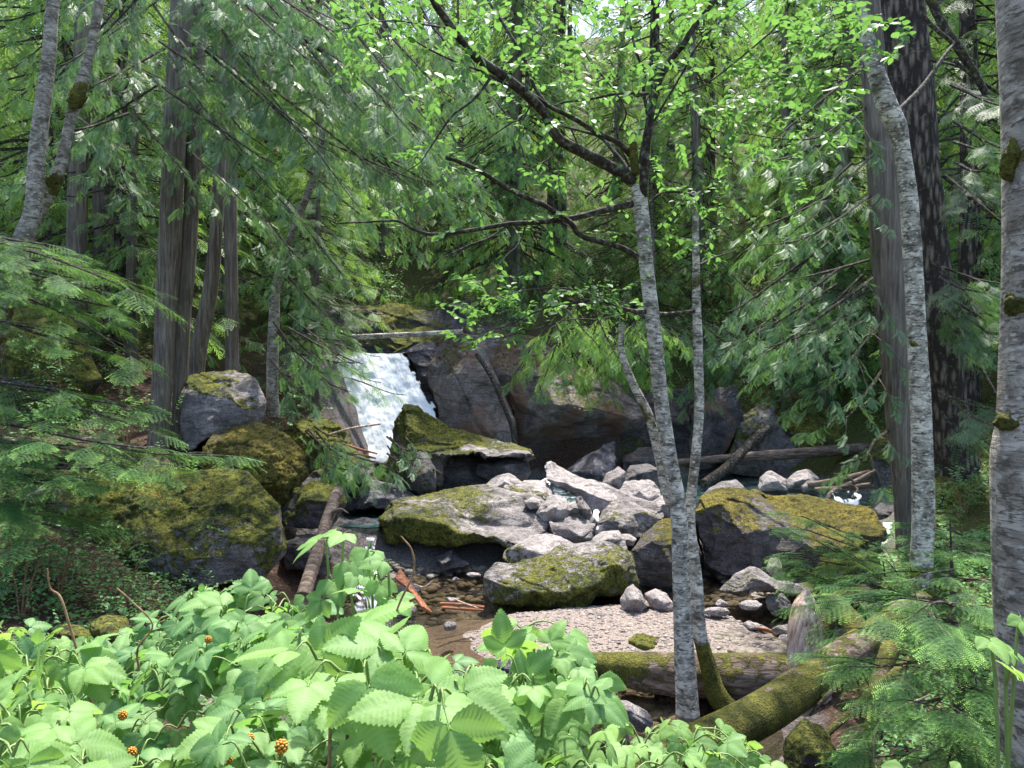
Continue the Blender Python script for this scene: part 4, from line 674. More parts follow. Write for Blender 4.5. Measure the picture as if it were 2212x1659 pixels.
solid('driftwood', 'forked bare branch rising from the lip of the small right waterfall', 'driftwood', [(1788, 1082, 15.4, 6), (1800, 1062, 15.5, 6), (1850, 1040, 15.6, 6), (1892, 1016, 15.7, 4)], 'bark_log', 9, .1, 3, seed=15, group='driftwood at the pool end', branches=[[(1835, 1046, 15.5, 4), (1852, 1058, 15.4, 3), (1840, 1075, 15.3, 2)], [(1845, 1042, 15.5, 3), (1830, 1030, 15.5, 2), (1800, 1022, 15.5, 1)]])
solid('driftwood', 'low dark driftwood log lying just under the thick brown pole', 'driftwood', [(1760, 1058, 16.1, 6), (1820, 1056, 15.9, 7), (1880, 1048, 15.8, 6)], 'bark_log', 9, .1, 3, seed=16, group='driftwood at the pool end')
a = Acc(); r_ = np.random.default_rng(4)
for k in range(9):
    o = k * 5 - 20; p, r = spath([(862 + o * .35, 1232 + abs(o) * .8, 9.5 + .02 * k, 4), (893 + o * .4, 1280 + o * .25, 9.3 + .02 * k, 6 - abs(o) * .12), (922 + o * .45, 1318 + o * .3, 9.1 + .02 * k, 3)]); tube(a, p, r, 6, .3, 5, var=.2, seed=k)
tag(a.build('broken_wood', M['bark_red'], origin=P(900, 1318, 9.2)), 'reddish splintered chunk of broken wood at the edge of the shallows', 'broken log')
for k, (pp, lb, m) in enumerate([([(950, 1303, 9.4, 2.5), (1000, 1306, 9.4, 3), (1046, 1312, 9.4, 3)], 'reddish stick in the shallows pointing at the long humped boulder, upper', 'bark_red'), ([(955, 1312, 9.2, 3), (1005, 1316, 9.2, 3), (1044, 1318, 9.2, 2)], 'reddish stick in the shallows pointing at the long humped boulder, lower', 'bark_red'),
    ([(978, 1292, 9.3, 1.5), (1000, 1302, 9.2, 1.8), (1034, 1314, 9.1, 1.2)], 'thin pale stick crossing the reddish sticks', 'bark_splinter'), ([(895, 1262, 9.4, 1.6), (915, 1268, 9.4, 2), (934, 1255, 9.4, 1)], 'pale curved twig on the reddish broken wood', 'bark_splinter'),
    ([(712, 938, 14.6, 2), (760, 925, 14.8, 2.6), (822, 916, 15, 2)], 'thin bare branch sticking out in front of the waterfall', 'bark_splinter'), ([(740, 958, 15.0, 2), (775, 970, 15.0, 3), (815, 980, 15, 2)], 'dark stick beside the waterfall foot, upper', 'bark_red'), ([(765, 980, 15.0, 2), (790, 985, 15.0, 3), (812, 990, 15, 2)], 'dark stick beside the waterfall foot, lower', 'bark_red'),
    ([(1630, 1290 + 65, 8.9, 2), (1660, 1362, 8.9, 4), (1672, 1378 - 8, 8.9, 2)], 'short dark piece of wood on the flat bluish stone', 'bark_red'), ([(2010, 1500, 5, 2), (1900, 1560, 4.6, 2), (1888, 1700, 4.4, 2.2)], 'bare grey stick in the dark hollow at the lower right', 'bark_splinter'), ([(60, 1072, 9.4, 3), (85, 1062, 9.4, 5), (128, 1050, 9.4, 1.5)], 'split orange wood splinter on the left bank', 'bark_splinter')]):
    solid('stick', lb, 'stick', pp, m, 6, .1, 5, var=.15, seed=20 + k)
for k, (pp, lb) in enumerate([([(1750, 1545, 5.4, 3), (1790, 1500, 5.5, 5), (1830, 1465, 5.7, 3)], 'mossy root arching in the hollow, nearest the diagonal log'), ([(1870, 1660, 5.0, 16), (1885, 1560, 5.2, 15), (1900, 1470, 5.5, 18), (1925, 1400, 5.9, 20)], 'dark mossy stub trunk standing in the hollow under the hemlock'), ([(1900, 1480, 6.2, 22), (1870, 1420, 6.4, 24), (1850, 1360, 6.7, 26), (1800, 1300, 7.1, 20)], 'thick mossy root sweeping down beside the splintered snag'),
    ([(1780, 1420, 7.0, 14), (1785, 1360, 7.1, 16), (1800, 1305, 7.3, 20), (1870, 1285, 7.5, 22)], 'golden mossed root hugging the right side of the splintered snag'), ([(1760, 1610, 4.8, 6), (1830, 1545, 5.0, 8), (1960, 1430, 5.6, 10)], 'thin mossy log slanting under the diagonal log')]):
    solid('mossy_root', lb, 'root', pp, 'bark_log', 14, .16, 2, var=.72, seed=40 + k)

# ---------------- named tree trunks ----------------
def tree_thing(name, label, pts, mat, sides=20, rough=.05, rs=2.0, mossy=None, cat='tree', flare=0, seed=0, group=None):
    p, r = spath(pts); root = thing(name, label, cat, p[0], group); a = Acc()
    if flare:
        d = np.linalg.norm(p - p[0], axis=1); r = r * (1 + flare * np.exp(-d / .35))
    tube(a, p, r, sides, rough, rs, var=.3, seed=seed, flute=.05 if flare else 0)
    if mossy: a.a = [mossy(v, k) for v, k in zip(a.V, a.a)]
    a.build('trunk', M[mat], root); return root
mb = lambda lo, hi, s=.6, base=.28: (lambda V, k: base + s * sstep(hi, lo, V[:, 2]))
LB = 'large cedar among the left cluster, '
cedA = tree_thing('cedar_tree', 'front left trunk of the grey cedar cluster on the left bank', [(336, 1060, 12.7, 26), (342, 936, 12.8, 21), (351, 800, 12.9, 20.5), (358, 660, 13, 21.5), (365, 550, 13, 23), (371, 400, 13, 23), (385, 150, 13, 24), (400, -150, 13, 20)], 'bark_cedar', 26, .05, 2.5, seed=1, flare=.25)
cedB = tree_thing('cedar_tree', 'second trunk of the grey cedar cluster, touching the right side of the front one', [(392, 1020, 13.2, 22), (388, 930, 13.3, 18), (389, 850, 13.3, 15), (396, 680, 13.3, 15), (407, 550, 13.3, 16), (416, 350, 13.3, 16), (425, 100, 13.3, 20), (430, -150, 13.3, 16)], 'bark_cedar', 24, .05, 2.5, seed=2, flare=.35)
cedC = tree_thing('cedar_tree', 'third cedar trunk of the cluster, curving up to the right behind a moss-capped boulder', [(412, 920, 14.3, 22), (420, 830, 14.4, 19), (432, 740, 14.4, 17), (455, 620, 14.4, 16), (468, 480, 14.4, 13), (478, 300, 14.4, 12), (492, 100, 14.4, 15), (500, -150, 14.4, 12)], 'bark_cedar', 22, .05, 2.5, seed=3)
cedD = tree_thing('conifer_tree', 'straight dark thin trunk between the left alders and the cedar cluster', [(255, 860, 17, 15), (256, 740, 17, 14), (258, 560, 17, 13), (262, 350, 17, 12), (266, 100, 17, 10), (268, -100, 17, 8)], 'bark_fir', 14, .08, 2.5, seed=4)
cedE = tree_thing('conifer_tree', 'dark trunk directly behind the mossy fork of the left alder', [(165, 840, 16, 24), (165, 620, 16, 22), (168, 400, 16, 20), (176, 200, 16, 18), (182, -100, 16, 14)], 'bark_cedar', 16, .06, 2.5, seed=5)
cedF = tree_thing('conifer_tree', 'twin dark upper trunk right of the cedar cluster, half hidden by fronds', [(502, 820, 16, 15), (500, 640, 16, 14), (498, 480, 16, 14), (498, 300, 16, 13), (502, 100, 16, 12), (505, -100, 16, 10)], 'bark_cedar', 16, .06, 2.5, seed=6)
aldA = tree_thing('alder_tree', 'pale leaning alder trunk at the upper left', [(-30, 800, 9.4, 24), (15, 620, 9.4, 24), (50, 520, 9.4, 21), (72, 450, 9.4, 18), (80, 330, 9.4, 17), (92, 230, 9.4, 16), (106, 120, 9.4, 14), (112, 30, 9.4, 13), (125, -60, 9.4, 12)], 'bark_alder_old', 20, .05, 3, seed=7, mossy=lambda V, k: .25 + .4 * sstep(5.2, 4.2, V[:, 2]))
aldB = tree_thing('alder_tree', 'dark mossy-jointed alder stem forking right of the pale leaning one', [(78, 480, 9.8, 12), (95, 440, 9.8, 12), (118, 400, 9.8, 13), (135, 340, 9.8, 12), (152, 260, 9.8, 11), (170, 205, 9.8, 15), (188, 140, 9.8, 10), (205, 60, 9.8, 9), (225, -50, 9.8, 8)], 'bark_alder_old', 14, .12, 4, seed=8, mossy=lambda V, k: .2 + .5 * np.exp(-((V[:, 2] - 6.7) / .25) ** 2) + .5 * np.exp(-((V[:, 2] - 5.55) / .25) ** 2))
midL = tree_thing('alder_tree', 'small pale mossy trunk standing left of the waterfall', [(590, 900, 14.6, 15), (588, 820, 14.6, 13), (592, 700, 14.6, 12), (600, 600, 14.6, 9), (640, 480, 14.6, 8), (680, 380, 14.6, 8), (694, 310, 14.6, 7), (700, 220, 14.6, 5)], 'bark_alder_old', 12, .08, 3, seed=9, mossy=lambda V, k: .3 + .3 * fbm(V, 1.3, 2))
fir = tree_thing('fir_tree', 'massive dark fir trunk with deeply furrowed bark on the right', [(2068, 1075, 12.6, 66), (2062, 1000, 12.6, 48), (2045, 886, 12.6, 42), (2016, 736, 12.6, 50), (1992, 550, 12.6, 50), (1968, 300, 12.6, 51), (1940, 0, 12.6, 50), (1925, -150, 12.6, 46)], 'bark_fir', 40, .10, 3.5, seed=10)
sced = tree_thing('cedar_tree', 'slender dark straight cedar trunk just left of the white-barked right trunk', [(1962, 1185, 10.2, 25), (1953, 1103, 10.2, 20), (1941, 886, 10.2, 27), (1917, 550, 10.2, 32), (1896, 250, 10.2, 27), (1880, 60, 10.2, 24), (1870, -120, 10.2, 20)], 'bark_cedar', 26, .04, 2.5, seed=11)
bir = tree_thing('birch_tree', 'white-barked slim trunk with a dogleg kink, in front of the dark cedar', [(1992, 1290, 7.9, 26), (1990, 1240, 7.9, 23), (1995, 1100, 7.9, 22), (1989, 886, 7.9, 21), (1981, 736, 7.9, 19), (1971, 550, 7.9, 19), (1962, 420, 7.9, 18), (1948, 320, 7.9, 17), (1938, 275, 7.9, 20), (1918, 233, 7.9, 21), (1895, 165, 7.9, 18), (1880, 110, 7.9, 17), (1860, 40, 7.9, 14), (1836, -40, 7.9, 14)], 'bark_alder', 22, .05, 4, seed=12, mossy=lambda V, k: .12 + .5 * sstep(1.5, 1.0, V[:, 2]) + .3 * np.exp(-((V[:, 2] - 5.2) / .12) ** 2))
ral = tree_thing('alder_tree', 'thick pale lichen-blotched trunk cut off by the right frame edge', [(2274, 1760, 3.4, 98), (2257, 1500, 3.4, 86), (2234, 1250, 3.4, 76), (2234, 1000, 3.4, 80), (2244, 900, 3.4, 78), (2252, 620, 3.4, 76), (2256, 300, 3.4, 78), (2234, 0, 3.4, 72), (2227, -200, 3.4, 70)], 'bark_alder_old', 40, .05, 5, seed=13, mossy=lambda V, k: .1 + .62 * np.exp(-((V[:, 2] - 3.42) / .055) ** 2) + .55 * np.exp(-((V[:, 2] - 4.0) / .06) ** 2) * (V[:, 0] < 2.25) + .5 * np.exp(-((V[:, 2] - 2.85) / .06) ** 2))
_b = _bm.new(); _bm.ops.create_icosphere(_b, subdivisions=4, radius=1); IV4 = np.array([v.co[:] for v in _b.verts]); IF4 = np.array([[v.index for v in f.verts] for f in _b.faces]); _b.free()
def knob(root, u, v, Y, ru, rv, seed):       # mossy burl on a trunk
    c = P(u, v, Y); V = IV4 * np.array([ru, ru * .8, rv]) * Y / FP; V = V * (1 + .45 * fbm(V, 14, 2, seed) + .22 * fbm(V, 60, 3, seed))[:, None] + c; a = Acc(); a.add(V, IF4, 1.2); return a.build('moss_clump', M['bark_log'], root)
knob(ral, 2204, 655, 3.38, 34, 36, 1); knob(ral, 2186, 345, 3.38, 20, 42, 2); knob(ral, 2200, 915, 3.38, 34, 30, 3)
knob(bir, 1975, 745, 7.85, 10, 8, 4); knob(aldB, 168, 210, 9.75, 18, 20, 5); knob(aldB, 115, 390, 9.75, 14, 18, 6); 

# ---------------- the central forked tree ----------------
def Z2(x, y): return 737.3 + x / 3, y / 3
def Z3(x, y): return 1474.6 + x / 3, y / 3
cen = thing('alder_tree', 'slim pale forked tree standing in the middle foreground, spreading bright leaves over the stream', 'tree', P(1485, 1530, 7.0))
a = Acc(); p, r = spath([(1486, 1560, 7.0, 27), (1484, 1510, 7.0, 24), (1478, 1406, 7.0, 21.5), (1472, 1272, 7.0, 19), (1466, 1106, 7.0, 17.5), (1450, 1010, 7.0, 16.5), (1431, 886, 7.0, 16), (1413, 720, 7.0, 16), (1397, 580, 7.0, 15.5), (1389, 490, 7.0, 16), (1382, 430, 7.0, 16), (1378, 400, 7, 15)])
tube(a, p, r, 26, .05, 4, seed=21, var=.2); a.a = [.22 + .25 * np.exp(-((v[:, 2] - 1.85) / .15) ** 2) + .3 * np.exp(-((v[:, 2] - 3.65) / .08) ** 2) for v in a.V]
a.build('trunk', M['bark_alder'], cen)
SK = []                               # skeleton points for twigs: (x, y, z, r)
lim = Acc()
def limb(pts, conv, Y0, Y1, h0, h1, acc=lim, moss=.35, sk=True, seed=0):
    n = len(pts); q = [(*conv(x, y), Y0 + (Y1 - Y0) * i / (n - 1), (h0 + (h1 - h0) * i / (n - 1)) / 6) for i, (x, y) in enumerate(pts)]
    p, r = spath(q); tube(acc, p, r, 10 if h0 > 20 else 7, .12, 6, var=moss, seed=seed)
    if sk: SK.extend([(*a_, b_) for a_, b_ in zip(p, r)])
limb([(1890, 1180), (1740, 1080), (1560, 985), (1400, 890), (1320, 740), (1220, 630), (1060, 500), (940, 420), (850, 350), (760, 240), (680, 130), (600, 10), (540, -160)], Z2, 7.0, 5.6, 76, 44, seed=1)
limb([(1880, 1010), (1800, 930), (1640, 850), (1500, 765), (1360, 695), (1230, 610), (1060, 540), (900, 460), (770, 412), (600, 335), (450, 250)], Z2, 7.05, 5.8, 40, 9, seed=2)
limb([(1900, 1130), (1850, 1090), (1780, 1000), (1680, 890), (1560, 850), (1400, 812)], Z2, 7.0, 7.5, 40, 10, seed=3)
limb([(1910, 1130), (1895, 1020), (1890, 925)], Z2, 7.0, 7.0, 60, 50, moss=.8, sk=False, seed=4)
limb([(1200, 610), (1200, 420), (1120, 270), (1040, 140), (950, 0), (900, -140)], Z2, 6.3, 6.6, 30, 16, seed=5)
limb([(1340, 690), (1250, 560), (1225, 440), (1280, 330), (1330, 255)], Z2, 6.5, 6.8, 26, 8, seed=6)
limb([(1950, 1320), (1962, 1150), (1980, 900), (2030, 620), (2100, 440), (2212, 290)], Z2, 7.0, 6.6, 60, 42, seed=7)
limb([(0, 300), (70, 180), (140, 90), (210, 0), (280, -140)], Z3, 6.6, 6.4, 42, 24, seed=8)
limb([(2000, 830), (2100, 660), (2212, 470), (2312, 290), (2460, 140), (2620, 40), (2740, -60)], Z2, 6.9, 6.5, 16, 7, seed=9)
limb([(2210, 605), (2400, 520), (2640, 330), (2800, 190), (2890, 60), (2920, -60)], Z2, 6.4, 6.0, 9, 14, seed=10)
limb([(1370, 690), (1450, 662), (1600, 645), (1780, 610), (1930, 605), (2020, 610)], Z2, 6.6, 6.8, 12, 22, seed=11)
limb([(1940, 1060), (1965, 900), (1985, 760), (1960, 600), (1965, 480), (1900, 300), (1850, 0), (1840, -100)], Z2, 7.4, 7.0, 34, 9, moss=.1, seed=12)
limb([(1885, 1320), (1700, 1362), (1500, 1412), (1250, 1442), (1090, 1450), (850, 1490), (600, 1520), (460, 1482), (360, 1432), (150, 1440), (-40, 1448)], Z2, 7.0, 6.0, 46, 9, seed=13)
limb([(1090, 1452), (960, 1540), (820, 1592), (670, 1665)], Z2, 6.6, 6.2, 16, 8, seed=14)
limb([(1200, 1450), (1150, 1580), (1070, 1659), (990, 1760)], Z2, 6.7, 6.4, 14, 6, seed=15)
limb([(1915, 1662), (1800, 1600), (1560, 1530), (1480, 1440), (1330, 1340), (1180, 1270), (1060, 1210), (900, 1110), (770, 1050), (680, 1022)], Z2, 7.0, 6.1, 40, 26, seed=16)
limb([(970, 500), (880, 620), (800, 690), (720, 750), (620, 890), (560, 980), (500, 1060), (330, 1160)], Z2, 6.2, 5.9, 20, 6, seed=17)
limb([(1140, 850), (1180, 770), (1225, 680)], Z2, 6.4, 6.5, 12, 12, seed=18)
limb([(1260, 740), (1100, 800), (960, 890), (800, 960), (700, 1010)], Z2, 6.5, 6.2, 12, 5, seed=19)
limb([(2000, 1310), (2080, 1250), (2212, 1248), (2300, 1290), (2320, 1330)], Z2, 7.0, 7.2, 18, 16, moss=.5, seed=20)
limb([(690, 185), (540, 160), (300, 135), (0, 190)], Z2, 5.9, 5.4, 16, 6, seed=21)
limb([(1420, 940), (1340, 1030), (1240, 1080), (1140, 1110)], Z2, 6.7, 6.4, 10, 5, seed=22)
limb([(1430, 940), (1405, 1080), (1420, 1250), (1480, 1340)], Z2, 6.7, 6.6, 7, 4, seed=23)
limb([(1880, 1110), (1790, 880), (1840, 700), (1600, 380), (1520, 260), (1520, 110)], Z2, 7.1, 6.8, 14, 6, seed=24)
idn = lambda x, y: (x, y)
limb([(1400, 674), (1370, 672), (1330, 662), (1290, 648), (1240, 655), (1180, 665), (1100, 700), (1040, 718)], idn, 7.0, 6.2, 30, 6, seed=25)
limb([(1418, 678), (1450, 678), (1500, 672)], idn, 7.0, 7.3, 28, 24, moss=.1, sk=False, seed=26)
limb([(1330, 660), (1260, 630), (1180, 622), (1080, 640), (1010, 668)], idn, 6.9, 6.0, 12, 6, seed=27)
limb([(1345, 680), (1290, 690), (1230, 690), (1150, 712), (1060, 735)], idn, 7.0, 6.4, 10, 5, seed=28)
def grow(attr, SK, acc, fol, size, perleaf=7, sprd=.30, maxd=2.2, base=OV):
    """twigs from the nearest limb point to each attractor, with leaves along their outer part"""
    S = [tuple(s) for s in SK]; order = sorted(range(len(attr)), key=lambda i: min(np.linalg.norm(np.array(S)[::5, :3] - attr[i], axis=1)))
    SA = np.array(S)
    for i in order:
        q = np.array(attr[i]); d = np.linalg.norm(SA[:, :3] - q, axis=1); k = int(np.argmin(d + .03 * random.random())); s = SA[k]; D = d[k]
        if D > maxd or D < .05: continue
        m = (s[:3] + q) / 2 + np.random.normal(0, .06 * D, 3) + UP * .08 * D; pth = smoothpath([s[:3], m, q], seg=4); r0 = min(s[3] * .5, .0025 + .004 * D); tube(acc, pth, [r0, .0016], 4, cap=False, var=.2)
        SA = np.vstack([SA, [(*pt, max(r0 * .7, .0018)) for pt in pth[2:]]]); dr = nrm(q - s[:3]); sd_ = nrm(np.cross(dr, UP)); nl = random.randint(int(perleaf * .6), int(perleaf * 1.4)); up = nrm(UP + np.random.normal(0, .22, 3))
        for j in range(nl):
            g = (j + .5) / nl; pt = q + dr * (g - .75) * sprd * 1.1; sg = 1 if j % 2 else -1; x = dr * .6 + sd_ * sg * random.uniform(.5, 1.0) - UP * random.uniform(0, .5); fol.put(pt, x, up + np.random.normal(0, .25, 3), size * random.uniform(.65, 1.25))
def region(n, boxes):                 # boxes: (u0, v0, u1, v1, Y0, Y1, weight)
    w_ = np.array([b[6] * (b[2] - b[0]) * (b[3] - b[1]) for b in boxes], float); w_ /= w_.sum(); out = []
    for k in np.random.choice(len(boxes), n, p=w_): u0, v0, u1, v1, Y0, Y1, _ = boxes[k]; out.append(P(random.uniform(u0, u1), random.uniform(v0, v1), random.uniform(Y0, Y1)))
    return out
np.random.seed(3); random.seed(3); fo = Fol()
att = region(470, [(720, -60, 1500, 210, 5.0, 8.0, 1.15), (1500, -60, 1850, 330, 5.4, 8.0, 1.05), (1000, 180, 1420, 300, 5.6, 8, .5), (860, 250, 1250, 420, 5.6, 7.2, .35), (1150, 340, 1380, 520, 6.4, 7.8, .3), (830, 400, 1050, 560, 5.8, 7, .3), (1400, 380, 1560, 560, 6.6, 8, .55), (980, 590, 1380, 690, 6.0, 7.4, 2.0), (930, 640, 1160, 760, 6.0, 7.2, 1.1), (1400, 200, 1760, 470, 7, 8.8, .5)])
grow(att, SK, lim, fo, .074, 9, .32, 2.6); lf = Acc(); fo.flush(lf, OV)
lim.build('limbs', M['bark_twig'], cen); lf.build('leaves', M['alder_leaf'], cen)
s2 = tree_thing('alder_tree', 'thin pale upright trunk close behind the central tree on its right, mossy at its foot', [(1585, 1545, 7.1, 26), (1548, 1500, 7.1, 22), (1530, 1440, 7.15, 18), (1512, 1370, 7.2, 15), (1503, 1250, 7.3, 13), (1494, 1170, 7.35, 12), (1490, 1110, 7.4, 11), (1500, 1010, 7.4, 10.5), (1510, 900, 7.4, 10), (1508, 760, 7.4, 10), (1504, 640, 7.4, 9), (1503, 560, 7.4, 8), (1501, 430, 7.4, 6), (1490, 420, 7.4, 4), (1460, 415, 7.35, 3)], 'bark_alder', 16, .14, 5, seed=14, mossy=lambda V, k: .28 + .6 * sstep(.9, .3, V[:, 2]) + .3 * np.exp(-((V[:, 2] - 4.1) / .2) ** 2) + .25 * np.exp(-((V[:, 2] - 3.7) / .1) ** 2))
b = Acc(); limb([(1512, 572), (1545, 556), (1590, 540)], idn, 7.4, 7.8, 22, 4, acc=b, sk=False); b.build('branch', M['bark_twig'], s2)
s3 = tree_thing('alder_tree', 'crooked thin trunk leaning in from the left against the central tree', [(1462, 1120, 7.2, 9), (1440, 1060, 7.2, 12), (1428, 1000, 7.2, 11.5), (1402, 900, 7.2, 10.5), (1368, 830, 7.2, 9), (1345, 770, 7.2, 7.5), (1342, 720, 7.2, 6.5), (1346, 680, 7.2, 6), (1352, 650, 7.2, 5)], 'bark_alder', 12, .14, 5, seed=15, mossy=lambda V, k: .3 + .35 * fbm(V, 2.2, 2))

# leafy branches of the birch and the fir's dead limbs
bl = Acc(); SK2 = []
for pts, h0, h1, Ya, Yb in [([(1925, 255), (1990, 190), (2040, 120), (2060, 95)], 40, 14, 8, 9), ([(2060, 95), (2000, 40), (1985, -20)], 26, 30, 9, 9), ([(1868, 150), (1790, 178), (1700, 188), (1610, 185)], 8, 4, 7.9, 7.2), ([(1845, 245), (1770, 295), (1690, 300), (1590, 285)], 14, 5, 7.9, 7.0), ([(1893, 120), (1925, 135), (1990, 105), (2060, 85)], 8, 3, 7.9, 7.2), ([(1835, -10), (1800, 30), (1760, 60)], 14, 6, 7.9, 7)]:
    nq = len(pts); q = [(x, y, Ya + (Yb - Ya) * i / (nq - 1), (h0 + (h1 - h0) * i / (nq - 1)) / 6) for i, (x, y) in enumerate(pts)]; p, r = spath(q); tube(bl, p, r, 7, .1, 5, var=.3); SK2 += [(*x, y) for x, y in zip(p, r)]
fo = Fol(); grow(region(60, [(1740, 20, 1900, 130, 6.4, 7.8, 1), (1780, 190, 1870, 250, 6.4, 7.4, 1.2), (1880, 30, 1960, 160, 6.4, 7.4, .6), (1560, 120, 1780, 300, 6.6, 7.6, .5)]), SK2, bl, fo, .10, 6, .25, 1.4)
bl.build('branches', M['bark_twig'], bir); lf = Acc(); fo.flush(lf, OV); lf.build('leaves', M['alder_leaf'], bir)
for pts in [[(2000, -20, 11, 9), (2040, 60, 11, 9), (2065, 95, 11, 10), (2100, 150, 11, 9), (2145, 230, 11, 7)], [(2060, 130, 11, 4), (2110, 170, 11, 4), (2170, 210, 11, 3)], [(2010, 130, 11.6, 3), (2060, 140, 11.3, 3), (2110, 160, 11, 2)], [(2040, 380, 12.4, 5), (2100, 430, 12, 5), (2170, 485, 11.6, 3)], [(2060, 690, 12.4, 4), (2100, 760, 12, 4), (2150, 850, 11.6, 3)]]:
    p, r = spath(pts); fl = Acc(); tube(fl, p, r, 8, .12, 5, var=.45); fl.build('dead_limb', M['bark_twig'], fir)
# ---------------- background forest ----------------
def proto(name, kind, h, r, cb, bl, nb, seed, mat, size=.5, dens=4., droop=.5, bk='bark_cedar'):
    ta, ca = conifer(h, r, cb, bl, nb, kind, size, dens, droop, seed=seed); root = thing(name, 'x', 'tree', (0, 0, 0), 'conifers of the forest behind the stream')
    ta.build('trunk', M[bk], root); ca.build('crown', [M[mat], M['bark_twig']], root, False); return root
PR = [proto('cedar_tree', 'cedar', 15, .22, 1.2, 3.4, 120, 1, 'cedar_far', .44, 5.2, .75), proto('cedar_tree', 'cedar', 13, .17, .6, 3.0, 105, 2, 'cedar_far', .42, 5.2, .8), proto('hemlock_tree', 'hem', 16, .20, 2.0, 3.2, 115, 3, 'cedar_far', .46, 4.6, .45, 'bark_fir'), proto('cedar_tree', 'cedar', 18, .32, 5.5, 3.2, 100, 4, 'cedar_far', .44, 5.0, .8, 'bark_fir'), proto('hemlock_tree', 'hem', 9, .10, .3, 2.4, 85, 5, 'cedar_far', .40, 5, .4)]
def lab(x, y, k):
    kind = ['bushy drooping cedar', 'slender drooping cedar', 'layered hemlock', 'tall bare-stemmed cedar', 'young low hemlock'][k]; u = 1106 + x / y * FP
    z = 'on the far left slope' if u < 350 else 'behind the left cedar cluster' if u < 700 else 'above the waterfall' if u < 1000 else 'above the cliff' if u < 1380 else 'behind the central trunks' if u < 1700 else 'left of the slender cedar' if u < 1950 else 'on the far right slope'
    d = 'front rank' if y < 27 else 'middle rank' if y < 36 else 'back rank'
    return f'{kind} {z}, {d}'
def spread(items, key, lab_):         # like neighbours get a place among themselves, counted from the left
    g = {}
    for it in items: g.setdefault(lab_(it), []).append(it)
    out = {}
    for l, q in g.items():
        q = sorted(q, key=key); n = len(q)
        for i, it in enumerate(q): out[it] = l if n == 1 else l + (', the left one', ', the right one')[i] if n == 2 else l + f', {["leftmost", "second from left", "third from left", "fourth from left", "fifth from left", "sixth from left", "seventh from left", "eighth from left"][min(i, 7)] if i < n - 1 else "rightmost"} of {n}'
    return out
random.seed(11); used = set(); spots = []
for row, (y, n, ks) in enumerate([(24.5, 9, (0, 1, 4, 4)), (27, 11, (0, 1, 2, 4)), (30.5, 12, (0, 1, 2, 3)), (35, 13, (0, 1, 2, 3)), (41, 14, (0, 2, 3)), (49, 15, (0, 2, 3)), (60, 16, (0, 2, 3))]):
    for i in range(n):
        u = -180 + (2212 + 360) * (i + .5 + random.uniform(-.35, .35)) / n; yy = y + random.uniform(-1.3, 1.3); x = (u - 1106) / FP * yy; k = random.choice(ks)
        if row < 2 and 640 < u < 1050: continue
        spots.append((x, yy, k))
for (x, y, k) in [(-9.5, 17.5, 0), (-12, 20, 2), (-14, 16, 1), (-7.8, 20.5, 1), (-10.5, 24, 3), (-6.2, 24, 0), (10.5, 17.5, 2), (12.5, 19, 1), (14, 16.5, 0), (9.8, 22.5, 0), (12, 24, 3), (16, 21, 2), (-16, 22, 0), (-5.6, 21.5, 4), (8.6, 21, 4), (-4.8, 18.6, 4), (-13, 12.5, 1), (15, 12, 2), (-8.2, 16.4, 4)]: spots.append((x, y, k))
LBL = spread(spots, lambda s: s[0] / s[1], lambda s: lab(*s))
for (x, y, k) in spots:
    z = Hs(x, y) - .15; sc = random.uniform(.8, 1.15); g = PR[k]; o = g if k not in used else None
    if o is not None: used.add(k); o.location = (x, y, z); o.rotation_euler = (0, 0, random.random() * 6.28); o['label'] = LBL[(x, y, k)]
    else: dup(g, (x, y, z), random.random() * 6.28, (sc, sc, sc * random.uniform(.9, 1.15)), LBL[(x, y, k)])

# understorey shrubs on the slopes and banks
def shrub(seed, h=.9, n=60, leaf=.07, base=LS, mat='shrub_leaf', per=9, spread=.8):
    random.seed(seed); np.random.seed(seed); root = thing('shrub', 'x', 'shrub', (0, 0, 0), 'leafy undergrowth shrubs'); st = Acc(); fo = Fol(); SKs = []
    for k in range(5):
        a = random.random() * 6.28; e = np.array([math.cos(a) * .35 * spread, math.sin(a) * .35 * spread, h * .7]); p = smoothpath([np.zeros(3) - UP * .1, e * .5 + UP * .1, e], seg=4); tube(st, p, [.012, .005], 5, m=0, cap=False, var=.2); SKs += [(*x, .006) for x in p]
    at = [np.array([np.random.normal(0, .42 * spread), np.random.normal(0, .42 * spread), abs(np.random.normal(h * .6, h * .28)) + .05]) for _ in range(n)]
    grow(at, SKs, st, fo, leaf, per, .28, 3, base); lf = Acc(); fo.flush(lf, base); st.build('stems', M['bark_cane'], root); lf.build('leaves', M[mat], root); return root
SH = [shrub(1), shrub(2, 1.2, 80, .06), shrub(3, .6, 55, .055, OV, 'alder_leaf')]
random.seed(5); first = set()
pl = []
for i in range(95):
    y = random.choice([random.uniform(21.8, 26), random.uniform(22.4, 30), random.uniform(26, 36)]); u = random.uniform(-60, 2260)
    if 700 < u < 960 and y < 24: continue
    pl.append(((u - 1106) / FP * y, y, random.randrange(3), random.uniform(.9, 1.7)))
